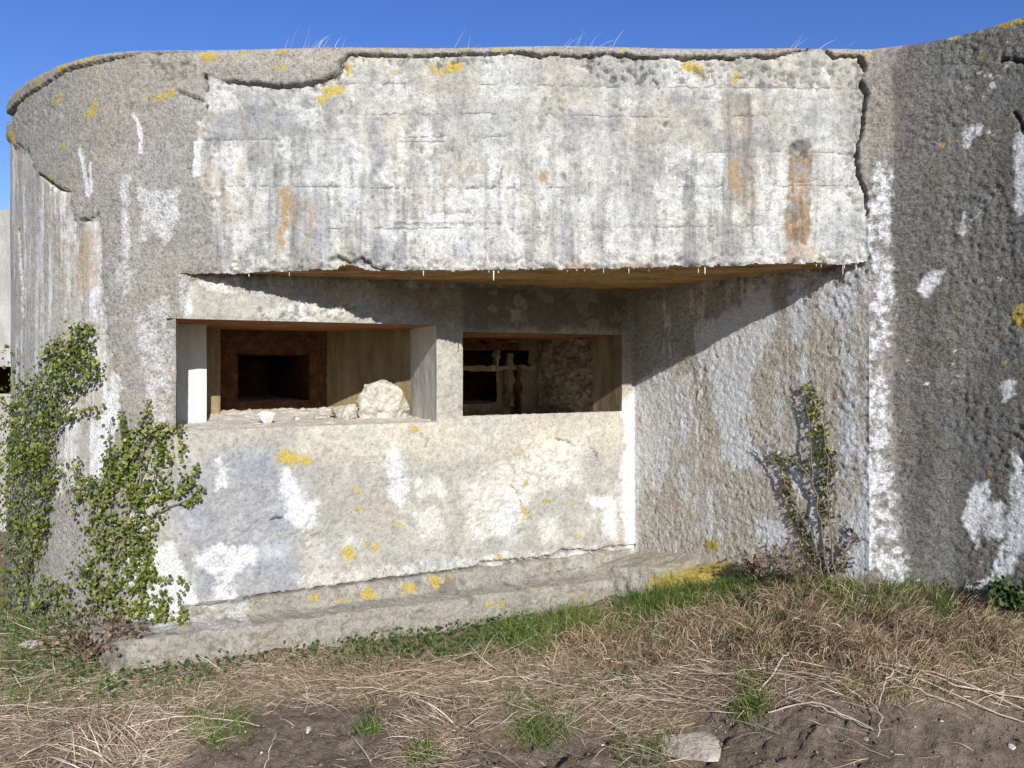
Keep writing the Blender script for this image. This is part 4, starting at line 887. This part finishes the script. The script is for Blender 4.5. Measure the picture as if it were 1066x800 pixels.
# crumbs of soil and pebbles
p, px_, py_ = scatter(26000, lambda a, b, q: .05 + .7 * dirt_mask(q[:, 0], q[:, 1], q[:, 2]))
n = len(p)
oct_ = np.array([(1, 0, 0), (0, 1, 0), (-1, 0, 0), (0, -1, 0), (0, 0, .8), (0, 0, -.8)]); of = np.array([[0, 1, 4], [1, 2, 4], [2, 3, 4], [3, 0, 4], [1, 0, 5], [2, 1, 5], [3, 2, 5], [0, 3, 5]])
s_ = .0025 + .013 * rng.random(n) ** 5
vv = p[:, None] + s_[:, None, None] * (oct_[None] * rng.uniform(.5, 1.3, (n, 6, 1)))
T = NT('soil crumb'); a = T.attr('var'); T.set(T.b.inputs['Base Color'], T.ramp(a.outputs['Fac'], [(0, (.08, .06, .042)), (.7, (.19, .15, .11)), (.93, (.30, .26, .20)), (1, (.55, .52, .46))]))
cv = np.repeat(rng.random(n) ** 1.3, 6)
o = mesh_obj('soil_crumbs', vv.reshape(-1, 3), (of[None] + (np.arange(n) * 6)[:, None, None]).reshape(-1, 3), T.m, None, {'var': np.stack([cv, cv, cv, cv * 0 + 1], -1)}, False)
tag(o, 'loose crumbs of soil and grit strewn over the field', 'soil crumbs', kind='stuff')

# ------------------------------------------------------------------ climbing plants
pxs_ = pxc[len(seg0):iA + 1]; 
def on_left_wall(px_, py_):
    """a point and outward normal of the curved wall seen at (px_,py_) from the field"""
    i = np.clip(np.searchsorted(pxs_[40:], px_) + 40, 40, len(pxs_) - 1) + len(seg0)
    pl_ = plan[i]; z_ = (HY - py_) / F * pl_[:, 1]
    return np.stack([pl_[:, 0], pl_[:, 1], z_], -1), np.column_stack([nF[i], np.zeros(len(i))])
def on_right_wall(px_, py_):
    kx = (px_ - CX) / F; s_ = (kx * PC[1] - PC[0]) / (dD[0] - kx * dD[1]); s_ = np.clip(s_, 0, LD)
    q = PC[None] + dD[None] * s_[:, None]
    z_ = (HY - py_) / F * q[:, 1]
    return np.column_stack([q, z_]), np.tile(np.append(nD, 0), (len(px_), 1))
def on_sill(px_, py_):
    kx = (px_ - CX) / F; u = (kx * PA[1] - PA[0]) / (dS[0] - kx * dS[1])
    q = PA[None] + dS[None] * u[:, None]
    return np.column_stack([q, (HY - py_) / F * q[:, 1]]), np.tile(np.append(-nS, 0), (len(px_), 1))
def on_wall(px_, py_):
    a, na = on_left_wall(px_, py_); b, nb_ = on_sill(px_, py_)
    m = (px_ > 184)[:, None]
    return np.where(m, b, a), np.where(m, nb_, na)
def fill(polys, n, f=5, warp=9, off=0, dens=None):
    """random pixels inside ragged outlines"""
    allp = np.array([q for pts, w_ in polys for q in pts]); lo, hi = allp.min(0) - 8, allp.max(0) + 8
    x, y = rng.uniform(lo[0], hi[0], n), rng.uniform(lo[1], hi[1], n)
    q = np.stack([x / 100, y / 100, x * 0], -1)
    A = Paint(x + warp * fbm(q, 4, 3, .6, off=off), y + warp * fbm(q, 4, 3, .6, off=off + 9))
    m = np.zeros(n)
    for pts, w_ in polys: m = np.maximum(m, w_ * A.poly(pts, f))
    clump = np.clip(.72 + 1.7 * fbm(q, 9, 3, .6, off=off + 4), .03, 1)
    k_ = rng.random(n) < m * clump
    return x[k_], y[k_]
def creeper(name, label, wall, polys, n, stems, size, mat, depth, cat, off=0, shoots=0):
    x, y = fill(polys, n, off=off)
    sx, sy = [], []
    for q in rng.integers(0, len(x), shoots):
        x0, y0, a_ = x[q], y[q], rng.normal(1.25, .55); ln = rng.uniform(12, 42)
        for t in np.arange(0, ln, 1.5):
            a_ += rng.normal(0, .10); x0 += 1.5 * math.cos(a_); y0 -= 1.5 * math.sin(a_)
            for _ in range(2): sx.append(x0 + rng.normal(0, 1.6)); sy.append(y0 + rng.normal(0, 1.6))
    if sx: x, y = np.append(x, sx), np.append(y, sy)
    k_ = x > 14; x, y = x[k_], y[k_]
    pos, nr = wall(x, y); d = depth * rng.random(len(x)) ** 1.3 + min(.025, depth * .35)
    q = np.stack([x / 100, y / 100, x * 0], -1)
    d = d + depth * .5 * np.maximum(0, fbm(q, 5, 2, .5, off=off + 2))
    gz0 = ground_z(pos[:, 0], pos[:, 1]) + .01
    pos = pos + nr * d[:, None]; pos[:, 2] = np.maximum(pos[:, 2], gz0)
    b = wall(np.array([stems[0][0][0]], float), np.array([stems[0][0][1]], float))[0][0]
    root = empty(name, b); tag(root, label, cat)
    paths = []
    for st in stems:
        s_ = np.array(st, float); t = np.linspace(0, len(s_) - 1, len(s_) * 5); xs = np.interp(t, np.arange(len(s_)), s_[:, 0]) + rng.normal(0, 1.1, len(t)); ys = np.interp(t, np.arange(len(s_)), s_[:, 1])
        pp, nn = wall(xs, ys); pp = pp + nn * (.028 + .01 * rng.random(len(t)))[:, None]
        paths.append((pp, .0065, .0022))
    tubes(paths, BARK, 'stem', root)
    cl = fbm(q, 6, 3, .6, off=off + 7)
    var = np.clip(.42 + .4 * cl + rng.normal(0, .22, len(x)), 0, 1)
    v = leaves(pos, nr + np.array([0, 0, .35]), rng.uniform(.55, 1.45, len(x)) * size, var)
    mesh_obj('foliage', *v[:2], mat, root, v[2])
    return root
creeper('ivy', 'dense dark green ivy climbing the left edge of the bunker', on_left_wall,
    [([(0,438),(20,420),(38,392),(55,372),(62,355),(85,348),(95,335),(101,338),(92,362),(98,372),(92,390),(110,380),(114,388),(100,405),(82,408),(76,432),(70,450),(66,470),(70,490),(62,520),(56,560),(40,600),(20,640),(-15,640),(-15,450)], 1.), ([(86,356),(100,340),(104,342),(100,385),(88,395)],.7), ([(20,362),(26,360),(29,400),(26,440),(18,450),(18,400)],.45), ([(0,590),(40,590),(80,610),(60,650),(0,660)],.6)],
    17500, [[(20,640),(25,560),(45,480),(60,420),(80,370),(98,338)], [(10,640),(12,520),(20,430),(24,362)], [(45,480),(70,430),(95,400),(112,386)], [(30,620),(50,540),(62,480),(66,440)]], .0235, IVYG, .11, 'ivy', 3, 46)
creeper('ivy', 'sparser ivy spreading up to the lower left corner of the embrasure', on_wall,
    [([(100,500),(112,480),(120,455),(126,470),(140,452),(150,462),(160,448),(172,438),(182,448),(194,455),(186,480),(190,500),(196,520),(206,510),(216,504),(212,514),(190,530),(172,540),(165,570),(170,600),(160,620),(170,640),(190,650),(150,645),(120,640),(60,650),(80,600),(95,560),(110,540)], .6), ([(114,437),(119,436),(122,480),(112,500)],.7), ([(70,480),(90,500),(105,520),(90,540),(70,510)],.4), ([(150,625),(190,632),(200,650),(160,650)],.8)],
    8000, [[(110,650),(125,580),(140,520),(160,470),(178,440)], [(125,580),(116,510),(117,438)], [(130,560),(165,535),(190,522),(214,506)], [(100,640),(110,560),(90,500),(76,484)], [(140,520),(150,480),(158,450)]], .0215, IVYG, .09, 'ivy', 13, 60)
creeper('creeper', 'thin half-bare creeper climbing the rough flank wall', on_right_wall,
    [([(838,402),(848,400),(856,425),(864,450),(866,480),(868,505),(862,520),(856,500),(852,460),(842,430)], .9), ([(790,462),(798,460),(806,472),(840,472),(850,482),(848,498),(836,488),(804,482)], .75), ([(812,485),(820,490),(830,520),(845,550),(860,580),(866,610),(850,610),(836,570),(820,530)], .8), ([(846,480),(856,480),(866,530),(876,570),(896,560),(892,590),(880,612),(858,612),(850,560)], .55)],
    1500, [[(862,606),(850,560),(830,520),(814,488),(796,464)], [(866,606),(858,550),(850,500),(845,440),(840,404)], [(872,606),(868,540),(864,480),(858,430)], [(850,500),(830,478),(804,476),(792,464)], [(868,560),(884,575),(896,560)], [(862,600),(880,590),(890,560),(894,540)]], .019, DEADL, .016, 'creeper', 23, 5)
sp_ = bpy.data.objects['creeper']
x, y = fill([([(838,402),(848,400),(856,425),(864,450),(866,505),(856,500),(842,430)], 1.), ([(806,474),(848,476),(848,492),(820,486),(840,550),(862,590),(850,600),(820,530)], .8), ([(850,480),(866,490),(870,540),(856,545)], .8)], 4200, off=33)
pos, nr = on_right_wall(x, y); v = leaves(pos + nr * (.010 + .016 * rng.random(len(x)))[:, None], nr + [0, 0, .3], rng.uniform(.014, .026, len(x)), None)
mesh_obj('green_foliage', *v[:2], IVYG, sp_, v[2])

def bush(name, label, cat, px0, py0, Y, rx, rz, n, mat, size, stems=14, dead=0.):
    b = at(px0, py0, Y); b[2] = ground_z(b[0], b[1]); root = empty(name, b); tag(root, label, cat)
    paths = []
    for i in range(stems):
        a_ = rng.uniform(0, 6.28); tip = b + np.array([math.cos(a_) * rx * rng.uniform(.3, 1), math.sin(a_) * rx * .5, rz * rng.uniform(.5, 1.1)])
        t = np.linspace(0, 1, 7)[:, None]; pp = b + (tip - b) * t + np.array([0, 0, .12 * rz]) * np.sin(t * 3.1) + rng.normal(0, .006, (7, 3)) * t
        paths.append((pp, .0035, .0012))
    tubes(paths, BARK, 'stem', root, 4)
    pp = np.vstack([q[0][2:] for q in paths]); idx = rng.integers(0, len(pp), n)
    pos = pp[idx] + rng.normal(0, .022, (n, 3))
    v = leaves(pos, np.tile([0, -.6, .6], (n, 1)), rng.uniform(.7, 1.3, n) * size)
    mesh_obj('foliage', *v[:2], mat, root, v[2])
    return root
bush('shrub', 'low dark-leaved shrub at the foot of the dark rough wall', 'shrub', 1056, 640, 4.25, .16, .17, 420, WEED, .026)
bush('shrub', 'withered twiggy shrub at the foot of the creeper', 'shrub', 835, 606, 5.1, .30, .26, 200, DEADL, .018, 34)
bush('shrub', 'small dark bramble beside the yellow footing', 'shrub', 782, 606, 5.45, .12, .18, 260, DEADL, .020, 18)
bush('dead_bramble', 'brown tangled dead bramble below the ivy', 'bramble', 95, 668, 4.75, .38, .24, 500, DEADL, .022, 46)

# ------------------------------------------------------------------ tufts, stalks
def tuft(name, label, cat, px0, py0, n, L, mat, spread=.05, tilt=.35, curl=1., wide=.004, group=None, droop_az=None):
    # foot of the tuft on the ground seen at that pixel
    Y = np.linspace(3.3, 6.5, 400); k_ = (px0 - CX) / F; g_ = ground_z(k_ * Y, Y); i = int(np.argmin(np.abs(HY - F * g_ / Y - py0)))
    b = np.array([k_ * Y[i], Y[i], g_[i]]); root = empty(name, b); tag(root, label, cat, group)
    pb = np.tile(b, (n, 1)); pb[:, :2] += rng.normal(0, spread, (n, 2)); pb[:, 2] = ground_z(pb[:, 0], pb[:, 1]) - .01
    az = rng.uniform(0, 6.28, n) if droop_az is None else rng.normal(droop_az, .8, n)
    v = strands(pb, az, np.abs(rng.normal(tilt, .2, n)), rng.uniform(.3, 1.6, n) * curl, rng.uniform(.5, 1.1, n) * L, rng.uniform(.6, 1.2, n) * wide, 5, .12)
    mesh_obj('blades', *v[:2], mat, root, v[2], False)
    return root
tuft('grass_tuft', 'bright green grass tuft alone on the brown soil near the bottom edge', 'grass tuft', 440, 792, 260, .09, GREEN, .04)
tuft('grass_tuft', 'thin green grass tuft at the straw edge beside the soil', 'grass tuft', 386, 765, 90, .10, GREEN, .025)
tuft('grass_tuft', 'green grass tuft among the fallen straw right of centre', 'grass tuft', 782, 740, 260, .11, GREEN, .05)
tuft('grass_tuft', 'yellowish green spreading grass tuft below the straw in the middle', 'grass tuft', 562, 765, 320, .10, GREEN, .08, .5)
tuft('grass_tuft', 'wide pale green grass tuft on the soil at lower left', 'grass tuft', 228, 765, 460, .07, GREEN, .05, .7)
tuft('dry_tussock', 'tan tussock of dead grass slumping below the plinth end', 'tussock', 608, 672, 500, .20, DRY, .06, .25, 2., .004, None, -1.57)
for px0, py0, n_, L_ in [(712,655,620,.20), (905,680,650,.20), (655,668,420,.17), (748,650,460,.18), (790,668,520,.19), (836,652,480,.19), (866,672,560,.20), (938,650,440,.17), (985,664,520,.19), (1036,668,520,.19), (690,690,360,.15), (960,690,460,.18), (810,628,300,.17), (1010,640,300,.15)]:
    tuft('dry_tussock', 'brown dead grass tussock drooping on the bank below the rough walls', 'tussock', px0, py0, n_, L_, DRY, .055, .28, 2.1, .0036, 'dead grass tussocks on the right bank', -1.57 + rng.normal(0, .5))
tuft('dry_tussock', 'pale dry fan of straw lying at the bottom centre', 'tussock', 470, 765, 320, .30, STRAW, .06, 1.1, .6, .005, None, -2.3)
tuft('dry_tussock', 'bent dry grass clump on the soil at bottom left', 'tussock', 120, 790, 200, .28, STRAW, .10, 1.0, .6, .005, None, 2.4)
for (px0, n, lab) in [(322, 46, 'pale wispy grass on the roof edge above the left of the fascia'), (475, 16, 'sparse wispy grass blades on the roof edge left of the middle'), (608, 30, 'leaning wispy grass on the roof edge right of the middle'), (845, 20, 'wispy grass on the roof edge above the brown bars')]:
    c = int(np.argmin(np.abs(pxc[iA:iB] - px0))) + iA; b = V[-1, c] + np.array([0, .12, .0]); root = empty('roof_grass', b)
    tag(root, lab, 'grass wisps', 'wisps of dry grass on the roof edge')
    pb = np.tile(b, (n, 1)); pb[:, 0] += rng.normal(0, .11, n); pb[:, 1] += rng.uniform(-.05, .2, n)
    v = strands(pb, rng.normal(0, .5, n), np.abs(rng.normal(.5, .3, n)), rng.uniform(.1, .9, n), rng.uniform(.06, .25, n), np.full(n, .0022), 5, .1)
    mesh_obj('blades', *v[:2], WISP, root, v[2], False)
def stalk(pts, r, label, group):
    """pixels along a stalk lying on the ground"""
    P3 = []
    for px0, py0 in pts:
        Y = np.linspace(3.3, 6.5, 600); k_ = (px0 - CX) / F; g_ = ground_z(k_ * Y, Y); i = int(np.argmin(np.abs(HY - F * (g_ + .03) / Y - py0))); P3.append((k_ * Y[i], Y[i], g_[i] + .03))
    P3 = np.array(P3); P3 = np.vstack([P3[:1], P3, P3[-1:]]) if len(P3) < 3 else P3
    t = np.linspace(0, len(P3) - 1, 12); pp = np.stack([np.interp(t, np.arange(len(P3)), P3[:, j]) for j in range(3)], 1)
    pp[:, 2] += .02 * np.sin(np.linspace(0, 3.1, 12)); pp[1:-1] += rng.normal(0, .004, (10, 3))
    o_ = tubes([(pp, r, r * .55)], STALK, 'dead_stalk', None, 6); tag(o_, label, 'stalk', group)
lab, grp = 'long bleached dead stalk lying across the bank edge on the right', 'dead stalks on the right bank'
for pts in [[(890,686),(960,712),(1020,738),(1066,752)], [(905,688),(980,706),(1075,742)], [(900,692),(950,722),(1005,738)], [(800,742),(850,735),(910,760)], [(835,700),(870,712),(905,735)], [(930,690),(1000,720),(1070,728)], [(820,725),(860,745),(905,758)], [(790,720),(815,690),(822,680)], [(935,695),(922,712),(915,735)], [(905,725),(918,755),(914,768)]]:
    stalk(pts, .0032 + .0022 * rng.random(), lab, grp)
lab, grp = 'pale dead stalk lying in the straw of the middle strip', 'dead stalks in the middle strip'
for pts in [[(690,694),(750,706),(805,694)], [(670,726),(720,736),(755,742)], [(480,712),(540,708),(600,716)], [(350,716),(400,722),(470,730)], [(752,658),(763,678),(770,690)], [(660,720),(700,728),(756,735)]]:
    stalk(pts, .0028 + .0018 * rng.random(), lab, grp)
lab, grp = 'pale dead stalk lying on the straw at lower left', 'dead stalks at lower left'
for pts in [[(60,800),(85,770),(105,752)], [(95,800),(102,775),(108,755)], [(0,735),(60,742),(110,738)], [(275,800),(283,780),(288,762)], [(130,758),(200,748),(270,756)], [(20,790),(45,780),(80,776)]]:
    stalk(pts, .0026 + .0018 * rng.random(), lab, grp)

# ------------------------------------------------------------------ stones
import bmesh
def rock(name, center, size, seed, mat, label, cat='stone', cuts=12, ground=True, rough=.10, tilt=0., box=0.):
    bm = bmesh.new(); bmesh.ops.create_icosphere(bm, subdivisions=5, radius=1.)
    r_ = np.random.default_rng(seed); v = np.array([q.co[:] for q in bm.verts])
    for i in range(cuts):
        d = r_.normal(size=3); d /= np.linalg.norm(d); lim = r_.uniform(.38, .74)
        s_ = v @ d; v = v - np.maximum(0, s_ - lim)[:, None] * d * .92
    if box: v = v / (np.abs(v).max(1)[:, None] ** box)
    v *= (1 + rough * fbm(v, 2.2, 5, .6, off=seed))[:, None]
    v = v / np.abs(v).max(0) * (1 + .04 * fbm(v, 9, 4, .65, off=seed + 3))[:, None]
    v[:, 0] += tilt * v[:, 2]
    v = v * np.array(size)
    for q, co in zip(bm.verts, v): q.co = co
    me = bpy.data.meshes.new(name); bm.to_mesh(me); bm.free(); me.materials.append(mat); me.shade_smooth()
    o_ = link(bpy.data.objects.new(name, me)); o_.location = (center[0], center[1], center[2] + EYE)
    tag(o_, label, cat); return o_
def on_ground(px0, py0):
    Y = np.linspace(3.3, 6.5, 600); k_ = (px0 - CX) / F; g_ = ground_z(k_ * Y, Y); i = int(np.argmin(np.abs(HY - F * g_ / Y - py0))); return np.array([k_ * Y[i], Y[i], g_[i]])
sl = O1[2]
c = S(1.55, .66, -.285); rock('concrete_lump', c, (.205, .19, .205), 31, ROCK, 'large pale broken concrete lump against the right jamb of the left embrasure', 'rubble', cuts=5, rough=.3, box=.45, tilt=.12)
c = S(1.24, .64, -.36); rock('concrete_lump', c, (.12, .12, .105), 11, ROCK, 'lower pointed concrete lump beside the large one in the left embrasure', 'rubble', cuts=7, rough=.35)
c = S(.62, .42, -.362); rock('stone', c, (.064, .055, .048), 12, LIME, 'small rounded white stone on the sill of the left embrasure')
c = S(1.05, .65, -.39); rock('stone', c, (.05, .045, .025), 14, ROCK, 'flat crumb of concrete in the middle of the left sill', cuts=5)
c = S(.86, .6, -.395); rock('stone', c, (.035, .04, .024), 15, ROCK, 'tiny crumb of concrete just right of the white stone', cuts=5)
c = on_ground(722, 770); rock('stone', c + [0, 0, -.035], (.175, .20, .065), 21, plain('soiled concrete', [(0, (.20, .165, .12)), (.4, (.36, .31, .24)), (1, (.52, .47, .39))], 14, .9, .015), 'broad pale flat stone half sunk in the soil right of centre', cuts=5)
c = on_ground(34, 672); rock('stone', c + [0, 0, .01], (.085, .07, .028), 23, GREYROCK, 'flat grey stone in the weeds at the far left')
c = on_ground(322, 760); rock('stone', c, (.02, .02, .016), 25, ROCK, 'small pale round stone on the soil below the plinth')
c = on_ground(148, 672); rock('stone_block', c + [.0, .04, .06], (.17, .15, .14), 33, GREYROCK, 'rounded grey block at the left end of the plinth', 'stone block', cuts=6)
c = on_ground(902, 770); rock('stone', c, (.015, .015, .011), 41, GREYROCK, 'tiny pale pebble on the dark soil below the hollow')
c = on_ground(1052, 778); rock('stone', c, (.022, .02, .016), 43, GREYROCK, 'small pale pebble on the soil at the lower right corner')
c = on_ground(628, 776); rock('stone', c, (.011, .011, .008), 47, LIME, 'tiny white pebble on the soil at bottom centre')

# ------------------------------------------------------------------ the wall further left
ow = empty('neighbouring_bunker', (-7, 9.5, -1.8)); tag(ow, 'pale concrete wall with a dark slit, seen past the left edge', 'bunker')
us_ = lines(-9.2, -5.2, [-6.6, -5.62], .03); zs_ = lines(-2.0, 1.77, [-.33, -.02], .03)
Un, Zn = np.meshgrid(us_, zs_); Pn = np.stack([Un, np.full(Un.shape, 9.3), Zn], -1)
Pn[..., 1] += .02 * fbm(Pn, 4, 4, .6); Pn[-1, :, 2] += .03 * fbm(Pn[-1], 2, 3, .6)
a, b = np.meshgrid((us_[1:] + us_[:-1]) / 2, (zs_[1:] + zs_[:-1]) / 2); kk = ~((a > -6.6) & (a < -5.62) & (b > -.33) & (b < -.02))
mesh_obj('front_wall', Pn.reshape(-1, 3), grid_faces(len(zs_), len(us_))[kk].reshape(-1, 4), plain('pale grey concrete', [(0, (.2, .19, .17)), (.5, (.33, .31, .28)), (1, (.48, .46, .43))], 6, .8, .02, streak=(1, 1, .3)), ow)
bx = [(-6.62, 9.32, -.35), (-5.6, 9.32, -.35), (-5.6, 10.2, -.35), (-6.62, 10.2, -.35), (-6.62, 9.32, 0), (-5.6, 9.32, 0), (-5.6, 10.2, 0), (-6.62, 10.2, 0)]
mesh_obj('slit', np.array(bx), np.array([[0, 1, 2, 3], [4, 5, 6, 7], [1, 2, 6, 5], [2, 3, 7, 6], [3, 0, 4, 7]]), BRICK, ow, smooth=False)
mesh_obj('roof', np.array([(-9.2, 9.3, 1.77), (-5.2, 9.3, 1.77), (-5.2, 13, 1.8), (-9.2, 13, 1.8), (-5.2, 9.3, -2), (-5.2, 13, -2), (-9.2, 9.3, -2), (-9.2, 13, -2)]), np.array([[0, 1, 2, 3], [1, 4, 5, 2], [0, 3, 7, 6]]), GREYROCK, ow, smooth=False)

# ------------------------------------------------------------------ light, sky, camera
SUN = Vector((.30, -1.0, .455)).normalized()
sd = bpy.data.lights.new('sun', 'SUN'); sd.energy = 4.9; sd.angle = math.radians(.5); sd.color = (1, .975, .935)
so = link(bpy.data.objects.new('sun', sd)); so.rotation_euler = (-SUN).to_track_quat('-Z', 'Y').to_euler(); so.location = (3, -8, 8)
w = bpy.data.worlds.new('World'); sc.world = w; w.use_nodes = True
nt = w.node_tree; bg = nt.nodes['Background']
sky = nt.nodes.new('ShaderNodeTexSky'); sky.sky_type = 'NISHITA'; sky.sun_disc = False
sky.sun_elevation = math.asin(SUN.z); sky.sun_rotation = math.atan2(SUN.x, SUN.y)
sky.air_density = 1.0; sky.dust_density = .2; sky.ozone_density = 3.5; sky.altitude = 200
hs = nt.nodes.new('ShaderNodeHueSaturation'); hs.inputs['Hue'].default_value = .521; hs.inputs['Saturation'].default_value = 1.22; hs.inputs['Value'].default_value = 1.
nt.links.new(sky.outputs[0], hs.inputs['Color']); nt.links.new(hs.outputs[0], bg.inputs[0]); bg.inputs[1].default_value = .108

cd = bpy.data.cameras.new('camera'); cam = link(bpy.data.objects.new('camera', cd)); cam.location = (0, 0, EYE); cam.rotation_euler = (math.pi / 2, 0, 0)
cd.sensor_width = 36; cd.lens = F / 1066 * 36; cd.shift_y = -20 / 1066; cd.clip_end = 5000; cd.clip_start = .05
sc.camera = cam
sc.view_settings.view_transform = 'Standard'; sc.view_settings.look = 'None'; sc.view_settings.gamma = 1; sc.view_settings.exposure = .42
sc.view_settings.use_curve_mapping = False
sc.render.engine = 'CYCLES'; sc.cycles.max_bounces = 6; sc.cycles.diffuse_bounces = 4; sc.cycles.use_denoising = True
